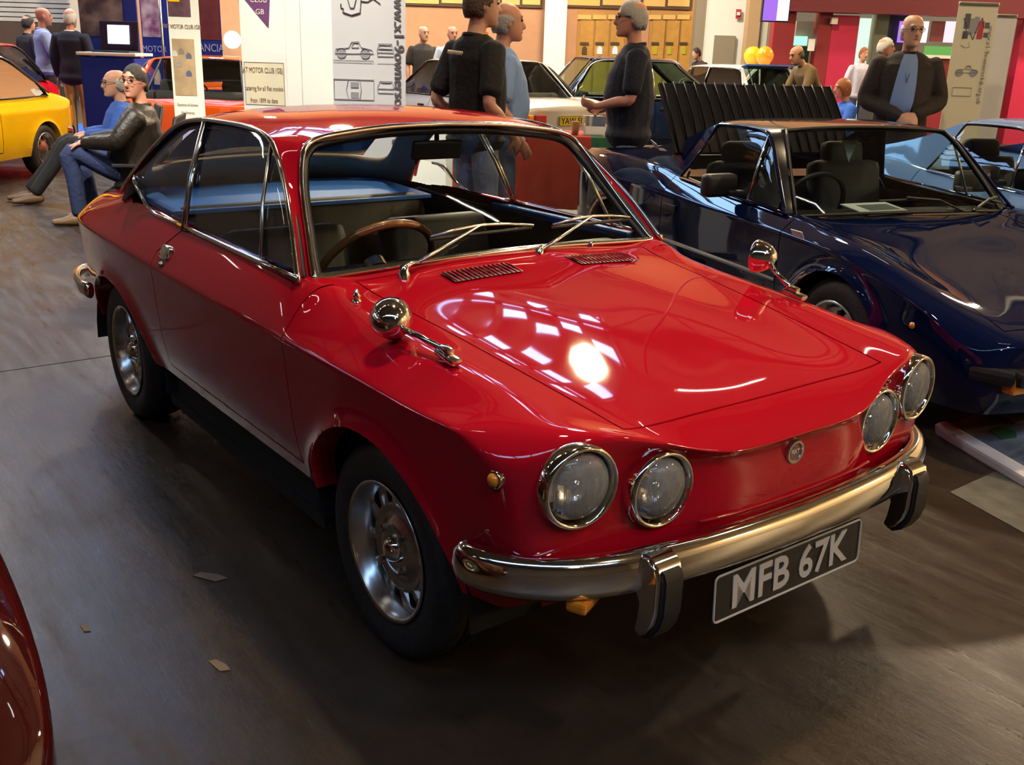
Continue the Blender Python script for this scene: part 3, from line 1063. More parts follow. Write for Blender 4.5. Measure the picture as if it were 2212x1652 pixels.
# bumper: curved plan, crowned section
bp = [(.395, .712, .465), (.430, .728, .463), (.480, .716, .462), (.545, .672, .462), (.600, .600, .462), (.640, .50, .462), (.668, .36, .462), (.684, .18, .462), (.690, 0, .462)]
bp = spline(bp, 5)
path = [Vector((p.x, -p.y, p.z)) for p in bp] + [p for p in reversed(bp[:-1])]
prof = [(-.010, .046), (.006, .050), (.020, .046), (.030, .030), (.034, .008), (.033, -.014), (.026, -.034), (.012, -.046), (-.010, -.048)]
v = []; f = []
N = len(path); P_ = len(prof)
for i, p in enumerate(path):
    a = path[max(0, i - 1)]; b_ = path[min(N - 1, i + 1)]
    t = (b_ - a).normalized()
    out = Vector((t.y, -t.x, 0)).normalized()
    e = min(i, N - 1 - i)
    k = min(1.0, sqrt((e + .15) / 5.0))
    for (o_, h) in prof:
        v.append(p + out * (o_ * (.4 + .6 * k)) + Vector((0, 0, h * k)))
for i in range(N - 1):
    for j in range(P_ - 1):
        f.append((i * P_ + j, i * P_ + j + 1, (i + 1) * P_ + j + 1, (i + 1) * P_ + j))
f.append(tuple(range(P_))); f.append(tuple((N - 1) * P_ + j for j in range(P_ - 1, -1, -1)))
bump_o = fix_normals(mesh('bumper', v, f, CHROME, red, False))
bump_o.data.shade_smooth(); sharp_by_angle(bump_o.data, 60)
# bumper irons
w = MB()
for s in (-1, 1):
    w.box((.60, .30 * s, .45), (.16, .04, .03)); w.box((.45, .69 * s, .46), (.05, .04, .02))
w.obj('bumper_bracket', UNDER, bump_o)
# overriders: chrome horn with a rubber face
for s in (-1, 1):
    def horn(off, hw_, m, nm, par):
        prof_ = [(.655, .508), (.690, .512), (.716, .498), (.724, .470), (.724, .395), (.716, .365), (.700, .338), (.678, .325), (.662, .333), (.668, .360), (.672, .40), (.655, .43)]
        if off: prof_ = [(.716, .490), (.728, .486), (.735, .468), (.735, .395), (.726, .362), (.708, .333), (.684, .319), (.672, .325), (.69, .343), (.712, .372), (.718, .40), (.718, .47)]
        b = MB(); b.prism(prof_, 'Y', .440 * s - hw_, .440 * s + hw_)
        o = b.obj(nm, m, par)
        bm_ = bmesh.new(); bm_.from_mesh(o.data)
        bmesh.ops.bevel(bm_, geom=[e for e in bm_.edges if abs(e.verts[0].co.y - e.verts[1].co.y) < 1e-6], offset=.007, segments=3, affect='EDGES', clamp_overlap=True)
        bm_.to_mesh(o.data); bm_.free(); o.data.shade_smooth(); sharp_by_angle(o.data, 50)
        return o
    oo = horn(0, .037, CHROME, 'overrider', red)
    horn(1, .030, BLACK, 'rubber_pad', oo)
    a = MB(); a.box((.600, .545 * s, .407), (.045, .130, .026), (0, 0, -.42 * s), b=.008)
    a.obj('front_indicator', AMBER, red)
# number plate with raised letters
pc = Vector((.690, 0, .342))
tilt = radians(3)
px = Vector((0, 1, 0)); pz = Vector((sin(tilt) * -1, 0, cos(tilt)))
M_ = frame_mat(pc, px, pz)
def plate(parent, M, w_, h_, text, base, ink, size, name='number_plate', sx=.95):
    b = MB()
    hw, hh, r = w_ / 2, h_ / 2, .012
    poly = []
    for (cx, cy, a0) in ((hw - r, hh - r, 0), (-hw + r, hh - r, 90), (-hw + r, -hh + r, 180), (hw - r, -hh + r, 270)):
        for k in range(4):
            a = radians(a0 + k * 30)
            poly.append((cx + r * cos(a), cy + r * sin(a)))
    b.prism(poly, 'Z', -.004, 0)
    po = b.obj(name, base, parent)
    po.data.transform(M)
    e = MB()
    e.sweep([M @ Vector((x * .985, y * .95, .001)) for x, y in poly], .0028, .0028, n=6, closed=True, up=M.to_3x3() @ Vector((0, 0, 1)))
    e.obj('plate_border', ink, po)
    text_mesh('plate_lettering', text, size, ink, po, M @ Matrix.Translation((0, -.002, .001)), .0015, .0022, sx=sx, spacing=1.02)
    return po
plate(red, M_, .530, .116, 'MFB 67K', mat('plate_black', (.01, .01, .01), .35), mat('plate_silver', (.55, .53, .50), .4), .112, sx=.98)
w = MB(); w.box((.655, 0, .335), (.06, .30, .02)); w.obj('plate_bracket', UNDER, red)

# badge on the nose
bc = at_x(1724, 978, .668); bc.y = 0
bc = Vector((.655, 0, .622))
b = MB(); b.lathe([(.001, .004), (.020, .004), (.022, .009), (.027, .009), (.029, .004), (.029, -.01)], 36, bc, 'X')
badge = b.obj('nose_badge', mat('badge_silver', (.55, .52, .48), .3, 1.0), red, 40)
b = MB(); b.lathe([(.001, .0055), (.0205, .0055)], 36, bc, 'X'); b.obj('badge_field', mat('badge_enamel', (.25, .10, .08), .3, coat=.6), badge, fix=False)
text_mesh('badge_lettering', 'FIAT', .014, mat('badge_letters', (.75, .72, .68), .3, .5), badge, frame_mat(bc + Vector((.0062, 0, 0)), (0, 1, 0), (0, 0, 1)), .0006, .0006)
# pressed line of the front panel
m_ = MB(); m_.sweep(spline([(.660, -.30, .530), (.670, -.20, .528), (.674, 0, .526), (.670, .20, .528), (.660, .30, .530)], 5), .004, .003, n=6)
m_.obj('front_panel_moulding', PAINT, red, True)

# side repeater
for s in (-1, 1):
    b = MB(); b.lathe([(.001, .014), (.008, .0125), (.0135, .008), (.015, .002), (.015, -.01)], 20, (.496, .716 * s, .665), 'Y', Euler((0, 0, -.10 * s)).to_matrix() if s > 0 else Euler((0, 0, pi + .10)).to_matrix())
    o = b.obj('side_repeater', AMBER, red, True)
    b = MB(); b.lathe([(.0155, .0), (.0185, .004), (.0195, 0), (.0195, -.012)], 20, (.496, .716 * s, .665), 'Y', Euler((0, 0, -.10 * s)).to_matrix() if s > 0 else Euler((0, 0, pi + .10)).to_matrix())
    b.obj('repeater_bezel', CHROME, o, True)

# door handles: chrome flap in a dish
for s in (-1, 1):
    h = MB()
    h.box((-1.335, .722 * s, .795), (.085, .022, .052), (.42 * s, 0, 0), b=.012)
    ho = h.obj('door_handle', CHROME, doors[0 if s < 0 else 1], True)
    h = MB(); h.lathe([(.001, .016), (.009, .015), (.011, .0)], 16, (-1.335, .736 * s, .757), 'Y', None if s > 0 else Euler((0, 0, pi)).to_matrix())
    h.obj('door_lock', CHROME, ho, True)

# bonnet vents with ribs
for s in (-1, 1):
    yc = .185 * s if s < 0 else .275
    yc = -.180 if s < 0 else .270
    def hz(x, y): return .870 + (x + .34) * -.135 - .10 * y * y * .8 + .005
    vent = MB()
    vent.add([(-.352, yc - .115, hz(-.352, yc - .115)), (-.352, yc + .115, hz(-.352, yc + .115)), (-.272, yc + .115, hz(-.272, yc + .115)), (-.272, yc - .115, hz(-.272, yc - .115))], [(3, 2, 1, 0)])
    vo = vent.obj('bonnet_vent', BLACK, hood_o)
    vo.data.transform(Matrix.Translation((0, 0, .0015)))
    for k in range(15):
        y = yc - .108 + k * .216 / 14
        r = MB(); r.sweep([(-.350, y, hz(-.350, y) + .002), (-.312, y, hz(-.312, y) + .004), (-.274, y, hz(-.274, y) + .001)], .0028, .0022, n=6)
        r.obj('vent_rib', PAINT, vo, True)

# aerial base, washer jets
b = MB(); b.lathe([(.021, 0), (.020, .006), (.012, .016), (.009, .026), (.012, .030), (.006, .036), (.006, .045), (.001, .047)], 20, (-.285, -.590, .824), 'Z'); b.obj('aerial_base', CHROME, red, True)
for (y) in (-.105, .33):
    b = MB(); b.lathe([(.008, 0), (.007, .010), (.004, .014), (.001, .014)], 12, (-.435, y, .876), 'Z'); b.obj('washer_jet', CHROME, red, True)

# wipers
WN, WD = Vector((1, 0, .975)), .412 + .030
for (pv, el, tip, b0, b1) in (((873, 592), (900, 568), (1040, 485), (930, 512), (1152, 487)), ((1165, 553), (1180, 533), (1280, 466), (1194, 486), (1360, 470))):
    P0 = at_z(pv[0], pv[1], .872)
    E0 = at_plane(*el, WN, WD + .012); T = at_plane(*tip, WN, WD + .008)
    A = at_plane(*b0, WN, WD - .006); B = at_plane(*b1, WN, WD - .006)
    k = MB(); k.lathe([(.016, -.014), (.016, .004), (.012, .010), (.012, .022), (.004, .026), (.001, .026)], 16, P0, 'Z')
    wo = k.obj('wiper', CHROME, red, True)
    k = MB(); k.sweep([P0 + Vector((0, 0, .018)), P0.lerp(E0, .5) + Vector((0, 0, .014)), E0], .010, .006, n=8, power=.7)
    k.sweep([E0, E0.lerp(T, .3), T], .0065, .004, n=8, power=.7, rads=[1.2, 1, .7])
    k.obj('wiper_arm', CHROME_DULL, wo, True)
    k = MB(); k.sweep([A, A.lerp(T, .5) + Vector((.004, 0, .004)), T.lerp(A, .12), T.lerp(B, .12), B.lerp(T, .5) + Vector((.004, 0, .004)), B], .004, .005, n=6)
    bo = k.obj('wiper_blade', CHROME_DULL, wo, True)
    k = MB(); k.sweep([A - Vector((.008, 0, .008)), A.lerp(B, .5) - Vector((.008, 0, .008)), B - Vector((.008, 0, .008))], .003, .006, n=6)
    k.obj('wiper_rubber', BLACK, bo)

# wing mirrors: bullet head on a stalk
def wing_mirror(base, head, yaw):
    b = MB()
    b.box(base + Vector((0, 0, .004)), (.075, .030, .016), (0, .15, 0), b=.007)
    b.box(base + Vector((-.006, 0, .018)), (.035, .022, .016), (0, .15, 0), b=.006)
    mo = b.obj('wing_mirror', CHROME, red, 40)
    d = head - base
    b = MB(); b.sweep([base + Vector((-.01, 0, .015)), base.lerp(head, .5) + Vector((-.006, 0, .006)), head + Vector((.02, 0, -.01))], .0075, .0075, n=10, rads=[1.1, .9, 1.2]); b.obj('mirror_stalk', CHROME, mo, True)
    rot = Euler((0, 0, yaw)).to_matrix()
    b = MB(); b.lathe([(.001, .044), (.018, .040), (.034, .026), (.044, .008), (.049, -.010), (.051, -.022), (.048, -.026)], 28, head, 'X', rot); b.obj('mirror_shell', CHROME, mo, True)
    b = MB(); b.lathe([(.047, -.025), (.001, -.025)], 28, head, 'X', rot); b.obj('mirror_glass', mat('mirror_face', (.9, .9, .9), .02, 1.0), mo)
mbR, mbL = Vector((.159, -.604, .806)), Vector((.159, .604, .806))
hR = at_y(848, 692, -.645); hL = at_y(1648, 555, .640)
wing_mirror(mbR, hR, -.35); wing_mirror(mbL, hL, .30)

# rear bumper corner and tail lamp
rb = spline([(-2.42, .705, .445), (-2.52, .715, .445), (-2.66, .695, .445), (-2.80, .640, .445), (-2.89, .52, .44), (-2.93, .25, .44), (-2.935, 0, .44)], 4)
path = [Vector((p.x, -p.y, p.z)) for p in rb] + list(reversed(rb[:-1]))
k = MB(); k.sweep(path, .018, .034, n=12, power=.8); k.obj('rear_bumper', CHROME, red, True)
for s in (-1, 1):
    k = MB(); k.lathe([(.001, .02), (.03, .018), (.045, .008), (.048, -.01)], 20, (-2.845, .47 * s, .66), 'X', Euler((0, 0, pi)).to_matrix()); k.obj('tail_lamp', REDLENS, red, True)

# ------------------------------------------------------------------ cabin interior
SEATV = mat('brown_vinyl', (.022, .011, .007), .5)
SKY_TINT = mat('skylight_reflection_blue', (.08, .27, .95), .35)  # skylight reflected on shelf and door cappings, painted in as their blue
t = MB()
for s in (-1, 1):
    t.box((-1.22, .648 * s, .60), (1.55, .02, .50))
t.box((-1.2, 0, .30), (1.6, 1.25, .03)); t.box((-.52, 0, .60), (.03, 1.2, .42)); t.box((-2.02, 0, .55), (.03, 1.2, .5))
t.obj('cabin_lining', DARK, red)
t = MB(); t.prism([(-.50, .845), (-.50, .70), (-.68, .70), (-.70, .80), (-.66, .846)], 'Y', -.60, .60); t.obj('dashboard', mat('dash_black', (.015, .013, .012), .5), red)
for s in (-1, 1):
    t = MB(); t.box((-.98, .640 * s, .860), (.80, .035, .030), b=.008); t.obj('door_capping', SKY_TINT, doors[0 if s < 0 else 1])
t = MB(); t.prism([(-1.74, .862), (-1.74, .848), (-2.26, .865), (-2.26, .885)], 'Y', -.56, .56); t.obj('parcel_shelf', SKY_TINT, red)
t = MB(); t.box((-1.60, 0, .52), (.48, 1.05, .18), b=.05); t.box((-1.78, 0, .70), (.14, 1.08, .34), (0, -.25, 0), b=.05); t.obj('rear_seat', SEATV, red, True)
for s in (-1, 1):
    t = MB(); t.box((-1.05, .31 * s, .47), (.50, .46, .14), (0, -.08, 0), b=.05); so = t.obj('front_seat', SEATV, red, True)
    t = MB(); t.box((-1.30, .31 * s, .675), (.12, .46, .36), (0, -.28, 0), b=.05); t.obj('seat_back', SEATV, so, True)
# steering wheel
sc_ = Vector((-.640, -.335, .835)); up_ = Vector((.60, 0, .80)); sd_ = Vector((0, 1, 0)); ax = up_.cross(sd_)
t = MB(); t.sweep([sc_ + up_ * (.185 * cos(a)) + sd_ * (.185 * sin(a)) for a in [2 * pi * i / 40 for i in range(40)]], .0125, .0125, n=10, closed=True, up=ax)
st = t.obj('steering_wheel', mat('wood_rim', (.20, .075, .018), .3, coat=.6), red, True)
t = MB()
for a in (.5 * pi, 1.5 * pi, pi):
    t.sweep([sc_, sc_ + up_ * (.18 * cos(a)) + sd_ * (.18 * sin(a))], .012, .003, n=6, up=ax)
t.sweep([sc_ - ax * .01, sc_ + ax * .02], .035, n=16)
t.obj('wheel_spoke', CHROME_DULL, st)
t = MB(); t.sweep([sc_, Vector((-.52, -.335, .74))], .025, n=10); t.obj('steering_column', BLACK, st)
# interior mirror
mp = Vector((-.830, 0.0, 1.150))
t = MB(); t.box(mp, (.02, .185, .062), (0, .25, 0), b=.012); mo = t.obj('interior_mirror', BLACK, red, True)
t = MB(); t.sweep([mp, mp + Vector((.0, 0, .06)), Vector((-.84, 0, 1.24))], .008, n=8); t.obj('mirror_stem', BLACK, mo, True)
# ================================================================== other cars
def mesh_part(name, bm, m, parent, smooth=True): return from_bm(name, bm, m, parent, smooth)

def pilot_wheel(parent, x, y, s, R_, wd, m_rim, slots=8):
    wh = bpy.data.objects.new('wheel', None); link(wh, parent)
    r = R_ * .64; h = wd / 2
    k = MB(); k.lathe([(r, -h * .85), (r * 1.15, -h), (R_ * .93, -h * .92), (R_, -h * .6), (R_, h * .6), (R_ * .93, h * .92), (r * 1.15, h), (r, h * .85)], 36, (x, y, R_), 'Y'); k.obj('tyre', RUBBER, wh, True)
    k = MB(); k.lathe([(r, -h * .8 * s), (r, h * .85 * s), (r * 1.03, h * .98 * s), (r * .95, h * .95 * s), (r * .88, h * .55 * s), (r * .82, h * .45 * s), (r * .45, h * .62 * s), (r * .3, h * .8 * s), (.001, h * .85 * s)], 36, (x, y, R_), 'Y'); ro = k.obj('wheel_rim', m_rim, wh, True)
    for q in range(slots):
        a = 2 * pi * q / slots
        k = MB(); k.box((x + r * .66 * cos(a), y + h * .56 * s, R_ + r * .66 * sin(a)), (r * .24, .012, r * .15), (0, -a, 0), b=.004); k.obj('rim_slot', UNDER, ro)
    return wh

def greenhouse(parent, P, paint, glass, lining, level=2, roof_paint=None):
    """P: pil [(windscreen edge, rail edge)...], rows of 5 roof points, hole rows for the rear window"""
    V = []; F = []; ix = {}
    rr = P['rows']; pil_ = P['pil']
    def gv(key, p):
        if key not in ix:
            ix[key] = len(V); V.append(Vector(p))
        return ix[key]
    def rp(r, j):
        p = rr[r][abs(j)]; return gv((r, j), (p[0], math.copysign(p[1], j) if j else 0, p[2]))
    def pp(r, c, s):
        if r == len(pil_): return rp(0, s * (3 + c))
        p = pil_[r][c]; return gv(('p', r, c, s), (p[0], p[1] * s, p[2]))
    for r in range(len(rr) - 1):
        for j in range(-4, 4):
            if r in P.get('hole', ()) and abs(j + .5) < 3: continue
            F.append((rp(r, j), rp(r, j + 1), rp(r + 1, j + 1), rp(r + 1, j)))
    for s in (-1, 1):
        for r in range(len(pil_)):
            q = (pp(r, 0, s), pp(r, 1, s), pp(r + 1, 1, s), pp(r + 1, 0, s))
            F.append(q if s > 0 else q[::-1])
    o = from_bm('roof', cage_dense(V, F, {}, level), roof_paint or paint, parent, True)
    o.data.materials.append(lining)
    sd = o.modifiers.new('thick', 'SOLIDIFY'); sd.thickness = .018; sd.offset = -1; sd.material_offset = 1; sd.material_offset_rim = 0
    # windscreen
    e = spline([p[0] for p in pil_] + [rr[0][3]], 4)
    cb, ct = Vector(P['wbase']), Vector(rr[0][0])
    rows_ = []
    for i in range(9):
        t = i / 8
        q = e[int(round(t * (len(e) - 1)))]
        c = cb.lerp(ct, t)
        rows_.append([Vector((c.x + (q.x - c.x) * abs(j / 6) ** 2.2, q.y * j / 6 * .985, c.z + (q.z - c.z) * abs(j / 6) ** 2.2)) for j in range(-6, 7)])
    grid_patch(rows_, glass, 'windscreen', parent)
    half = [Vector(p) for p in rows_[0][6:]] + [Vector(p[-1]) for p in rows_[1:-1]] + [Vector(p) for p in reversed(rows_[-1][6:])]
    lp = half + [Vector((p.x, -p.y, p.z)) for p in reversed(half[1:-1])]
    trim('windscreen_trim', [p + Vector((.004, 0, .004)) for p in lp], .009, m=P.get('trim', CHROME), n=6, parent=parent, closed=True)
    return o

def side_windows(parent, rail_pts, belt_fn, spans, glass, trim_m, s, bulge=.012):
    """rail_pts: upper edge from A-pillar base to rear base; spans: (xb0, xt0, xb1, xt1) per pane"""
    rl = spline(rail_pts, 5)
    def ra(x):
        for a, b in zip(rl, rl[1:]):
            if a.x >= x >= b.x: return a.lerp(b, (a.x - x) / max(a.x - b.x, 1e-9))
        return rl[0] if x > rl[0].x else rl[-1]
    for (xb0, xt0, xb1, xt1) in spans:
        r = []
        for i in range(13):
            t = i / 12
            b = belt_fn(xb0 + (xb1 - xb0) * t); tp = ra(xt0 + (xt1 - xt0) * t)
            col = []
            for k in range(5):
                p = b.lerp(tp, k / 4); p.y += bulge * sin(pi * k / 4) - .006
                col.append((p.x, p.y * s, p.z))
            r.append(col)
        grid_patch(r, glass, 'side_window', parent)
        b = belt_fn(xb1); tp = ra(xt1)
        trim('window_pillar', [(p.x, (p.y + .004) * s, p.z) for p in (b, b.lerp(tp, .5) + Vector((0, bulge, 0)), tp)], .012, .007, trim_m, 6, parent)
    trim('window_frame_trim', [(p.x, (p.y + .005) * s, p.z) for p in rl], .008, m=trim_m, n=6, parent=parent)

# ------------------------------------------------------------------ wedge-shaped mid-engined sports car (dark blue, and its pale blue twin)
def sports_car(pose, paint, label, lid_open, glass, hidden_detail=False, roof_black=True):
    car = empty('wedge_sports_car', (pose[0], pose[1], 0), pose[2], label, 'car')
    def SS(x, y, z): return [(x, y, z), (x, y + .004, z - .10 if z - .10 > .5 else .5 + (z - .5) * .3), (x, y + .006, .44), (x, y - .012, .32), (x, y - .05, .21)]
    rows = [
        [(.875, 0, .500), (.87, .25, .500), (.845, .48, .498), (.80, .62, .492), (.73, .70, .475), (.74, .705, .43), (.74, .705, .37), (.73, .70, .30), (.70, .68, .22)],
        [(.60, 0, .556), (.60, .25, .556), (.60, .48, .560), (.57, .64, .580)] + SS(.55, .738, .560),
        [(.30, 0, .612), (.30, .25, .612), (.30, .49, .622), (.30, .645, .660)] + SS(.30, .745, .625),
        [(0, 0, .665), (0, .25, .665), (0, .50, .680), (0, .650, .722)] + SS(0, .748, .680),
        [(-.25, 0, .708), (-.25, .25, .707), (-.25, .52, .716), (-.25, .655, .745)] + SS(-.25, .748, .695),
        [(-.50, 0, .755), (-.50, .25, .752), (-.50, .56, .758), (-.50, .665, .768)] + SS(-.50, .750, .702),
        [(-1.0, 0, .78), (-1.0, .25, .78), (-1.0, .58, .785), (-1.0, .675, .786)] + SS(-1.0, .755, .712),
        [(-1.5, 0, .81), (-1.5, .25, .81), (-1.5, .58, .812), (-1.5, .685, .812)] + SS(-1.5, .762, .725),
        [(-1.85, 0, .85), (-1.85, .25, .85), (-1.85, .58, .852), (-1.85, .69, .845)] + SS(-1.85, .768, .735),
        [(-2.3, 0, .865), (-2.3, .25, .865), (-2.3, .57, .865), (-2.3, .69, .853)] + SS(-2.3, .768, .735),
        [(-2.7, 0, .862), (-2.7, .25, .862), (-2.7, .56, .858), (-2.7, .67, .842)] + SS(-2.7, .75, .728),
        [(-2.93, 0, .845), (-2.93, .25, .845), (-2.93, .54, .84), (-2.92, .64, .825), (-2.89, .71, .71), (-2.90, .71, .60), (-2.90, .705, .44), (-2.89, .69, .34), (-2.85, .66, .24)],
    ]
    fr = [[(.88 - .05 * (y / .62) ** 2 - (.05 if z < .3 else 0), y, z) for y in (0, .25, .48, .62)] for z in (.43, .37, .30, .22)]
    re_ = [[(-2.94 + .03 * (y / .62) ** 2, y, z) for y in (0, .25, .54, .64)] for z in (.60, .44, .34, .24)]
    V, F, C = body_cage(rows, fr, re_, crease_sh=.8, crease_nose=.6, crease_tail=.6)
    bm = cage_dense(V, F, C, 3)
    kill = [f for f in bm.faces if (lambda c: -1.55 < c.x < -.52 and abs(c.y) < .64 and c.z > .70)(f.calc_center_median())]
    if lid_open: kill += [f for f in bm.faces if (lambda c: -2.25 < c.x < -1.72 and abs(c.y) < .52 and c.z > .75)(f.calc_center_median())]
    bmesh.ops.delete(bm, geom=kill, context='FACES')
    A = [(0, .285, .325, .318), (-2.2, .285, .33, .318)]
    lip = cut_arches(bm, A, flare=.022, band=.28, depth=.08)
    add_lips(lip, paint, car)
    def hreg(c): return c.z > .50 and -.60 < c.x < .80 and abs(c.y) < .69
    hood = split_panel(bm, [((.74, 0, 0), (-1, 0, 0)), ((-.44, 0, 0), (1, 0, 0)), ((0, .545, 0), (0, -1, 0)), ((0, -.545, 0), (0, 1, 0))], hreg, .006)
    from_bm('bonnet', hood, paint, car, True)
    drs = []
    for s in (-1, 1):
        d = split_panel(bm, [((-.43, 0, .5), (-1, 0, -.03)), ((-1.58, 0, .5), (1, 0, 0)), ((0, 0, .33), (0, 0, 1))], lambda c, s=s: c.y * s > .6 and -1.75 < c.x < -.3 and .25 < c.z < .83, .006)
        drs.append(from_bm('door', d, paint, car, True))
    from_bm('body_shell', bm, paint, car, True)
    LW = mat('sill_black', (.01, .01, .012), .35, coat=.4)
    lin = mat('sports_cabin_lining', (.012, .012, .014), .8)
    P = {'wbase': (-.44, 0, .772), 'trim': BLACK,
         'pil': [((-.515, .628, .752), (-.505, .672, .752)), ((-.60, .600, .855), (-.62, .640, .868)), ((-.70, .565, .965), (-.735, .605, .978)), ((-.79, .530, 1.060), (-.84, .572, 1.070))],
         'rows': [[(-.845, 0, 1.142), (-.845, .20, 1.141), (-.85, .38, 1.136), (-.865, .495, 1.122), (-.925, .548, 1.118)],
                  [(-1.10, 0, 1.160), (-1.10, .20, 1.159), (-1.10, .38, 1.153), (-1.10, .485, 1.142), (-1.10, .545, 1.125)],
                  [(-1.36, 0, 1.155), (-1.36, .20, 1.154), (-1.36, .38, 1.149), (-1.36, .485, 1.139), (-1.36, .545, 1.122)],
                  [(-1.44, 0, 1.135), (-1.44, .20, 1.134), (-1.44, .38, 1.130), (-1.44, .485, 1.121), (-1.44, .55, 1.105)]]}
    greenhouse(car, P, paint, glass, lin, 3, mat('roof_black', (.008, .008, .010), .22, coat=1.0) if roof_black else None)
    def belt(x): return Vector((x, .680 + .006 * min(1, max(0, (-x - .5))), .772 + .042 * min(1, max(0, (-x - .5) / 1.0))))
    rl = [(-.505, .678, .768), (-.62, .644, .868), (-.735, .608, .976), (-.84, .574, 1.066), (-.94, .552, 1.112), (-1.1, .548, 1.122), (-1.35, .550, 1.116), (-1.40, .557, 1.098), (-1.45, .60, .98), (-1.525, .683, .82)]
    for s in (-1, 1):
        r = []
        upper = spline(rl, 5)
        top_ = [p for p in upper if p.x > -1.402]
        for i in range(17):
            t = i / 16
            tp = top_[int(round(t * (len(top_) - 1)))]; b = belt(-.51 - 1.01 * t)
            r.append([((b.lerp(tp, k / 4)).x, ((b.lerp(tp, k / 4)).y + .010 * sin(pi * k / 4) - .004) * s, (b.lerp(tp, k / 4)).z) for k in range(5)])
        grid_patch(r, glass, 'side_window', car)
        trim('window_frame_trim', [(p.x, (p.y + .006) * s, p.z) for p in upper], .008, m=paint if roof_black else BLACK, n=6, parent=car)
        trim('quarter_light_bar', [(-.83, .690 * s, .785), (-.86, .632 * s, .95), (-.885, .566 * s, 1.10)], .007, m=CHROME, n=6, parent=car)
        trim('belt_trim', [(x, (belt(x).y + .008) * s, belt(x).z + .002) for x in (-.5, -.8, -1.1, -1.52)], .007, m=paint, n=6, parent=car)
        # flying buttress behind the door glass
        e0 = [Vector(p) for p in ((-1.40, .555, 1.105), (-1.45, .602, .98), (-1.525, .688, .80))]
        tp = [Vector(p) for p in ((-1.44, .50, 1.128), (-1.80, .59, .985), (-2.42, .668, .845))]
        tp2 = [Vector(p) for p in ((-1.44, .47, 1.128), (-1.80, .52, .985), (-2.42, .56, .855))]
        g = []
        for i in range(9):
            w = i / 8
            top_p = spline(tp, 8)[i * 2]; in_p = spline(tp2, 8)[i * 2]
            base = spline(e0, 8)[min(16, i * 2)] if i < 8 else e0[2]
            base = Vector((e0[2].x + (tp[2].x - e0[2].x) * w, .690 - .012 * w, .80 + .04 * w))
            edge_p = spline(e0, 8)[16 - i * 2]
            g.append((top_p, in_p, base))
        v = []; f = []
        for (a, b_, c_) in g:
            v += [(b_.x, b_.y * s, b_.z), (a.x, a.y * s, a.z), (c_.x, c_.y * s, c_.z)]
        for i in range(8):
            f += [(i * 3, i * 3 + 1, i * 3 + 4, i * 3 + 3), (i * 3 + 1, i * 3 + 2, i * 3 + 5, i * 3 + 4)]
        n0 = len(v)
        es = spline(e0, 4)
        v += [(p.x, (p.y + .002) * s, p.z) for p in es]
        f += [(n0 + i, n0 + i + 1, 1) for i in range(len(es) - 1)] + [(n0 + len(es) - 1, 2, 1)]
        bo = fix_normals(mesh('buttress', v, f, paint, car, False)); bo.data.shade_smooth(); sharp_by_angle(bo.data, 35)
        k = MB(); k.sweep([(-.44, .752 * s, .475), (-1.0, .760 * s, .475), (-1.82, .768 * s, .475)], .006, .012, n=6); k.obj('side_moulding', CHROME_DULL, car)
        k = MB(); k.box((-.93, .800 * s, .852), (.075, .19, .115), (0, 0, -.15 * s), b=.025); mo = k.obj('door_mirror', BLACK, drs[0 if s < 0 else 1], True)
        k = MB(); k.box((-.90, .72 * s, .815), (.05, .09, .03), b=.008); k.obj('mirror_foot', BLACK, mo)
        k = MB(); k.lathe([(.001, .012), (.012, .010), (.016, 0), (.016, -.012)], 14, (.49, .742 * s, .495), 'Y', None if s > 0 else Euler((0, 0, pi)).to_matrix()); k.obj('side_repeater', AMBER, car, True)
        k = MB(); k.box((-1.48, .772 * s, .66), (.14, .012, .035), b=.008); k.obj('door_handle', BLACK, drs[0 if s < 0 else 1])
        k = MB(); k.box((.83, .50 * s, .36), (.09, .22, .07), (0, 0, -.12 * s), b=.012); k.obj('front_indicator', AMBER, car)
        for x_ in (0, -2.2): pilot_wheel(car, x_, .655 * s, s, .287, .17, CHROME_DULL)
    k = MB(); k.box((.875, 0, .385), (.07, 1.20, .06), b=.02); k.box((.80, .62, .385), (.16, .10, .06), (0, 0, -.55), b=.02); k.box((.80, -.62, .385), (.16, .10, .06), (0, 0, .55), b=.02); k.obj('bumper', BLACK, car)
    k = MB(); k.box((.915, 0, .40), (.006, 1.05, .012)); k.obj('bumper_trim', CHROME, car)
    w = MB(); w.box((-1.05, 0, .20), (1.5, 1.35, .06)); w.box((.45, 0, .24), (.5, 1.1, .08)); w.box((-2.65, 0, .3), (.35, 1.2, .2))
    add_wells(car, A, .70, .40)
    w.obj('underbody', UNDER, car, fix=False)
    # cabin
    t = MB()
    for s in (-1, 1): t.box((-1.03, .655 * s, .50), (1.1, .02, .50))
    t.box((-1.03, 0, .26), (1.1, 1.3, .03)); t.box((-1.56, 0, .52), (.03, 1.3, .55)); t.obj('cabin_lining', lin, car)
    t = MB(); t.prism([(-.47, .752), (-.47, .60), (-.70, .60), (-.74, .70), (-.70, .755)], 'Y', -.62, .62); t.obj('dashboard', mat('sports_dash', (.015, .014, .013), .45), car)
    sm = mat('charcoal_seat_cloth', (.03, .032, .045), .7)
    for s in (-1, 1):
        t = MB(); t.box((-1.18, .33 * s, .42), (.50, .46, .14), b=.05); so = t.obj('seat', sm, car, True)
        t = MB(); t.box((-1.40, .33 * s, .67), (.12, .46, .50), (0, -.22, 0), b=.05); t.box((-1.475, .33 * s, .945), (.09, .26, .15), (0, -.2, 0), b=.04); t.obj('seat_back', sm, so, True)
    sc2 = Vector((-.80, -.33, .76)); u2 = Vector((.35, 0, .93))
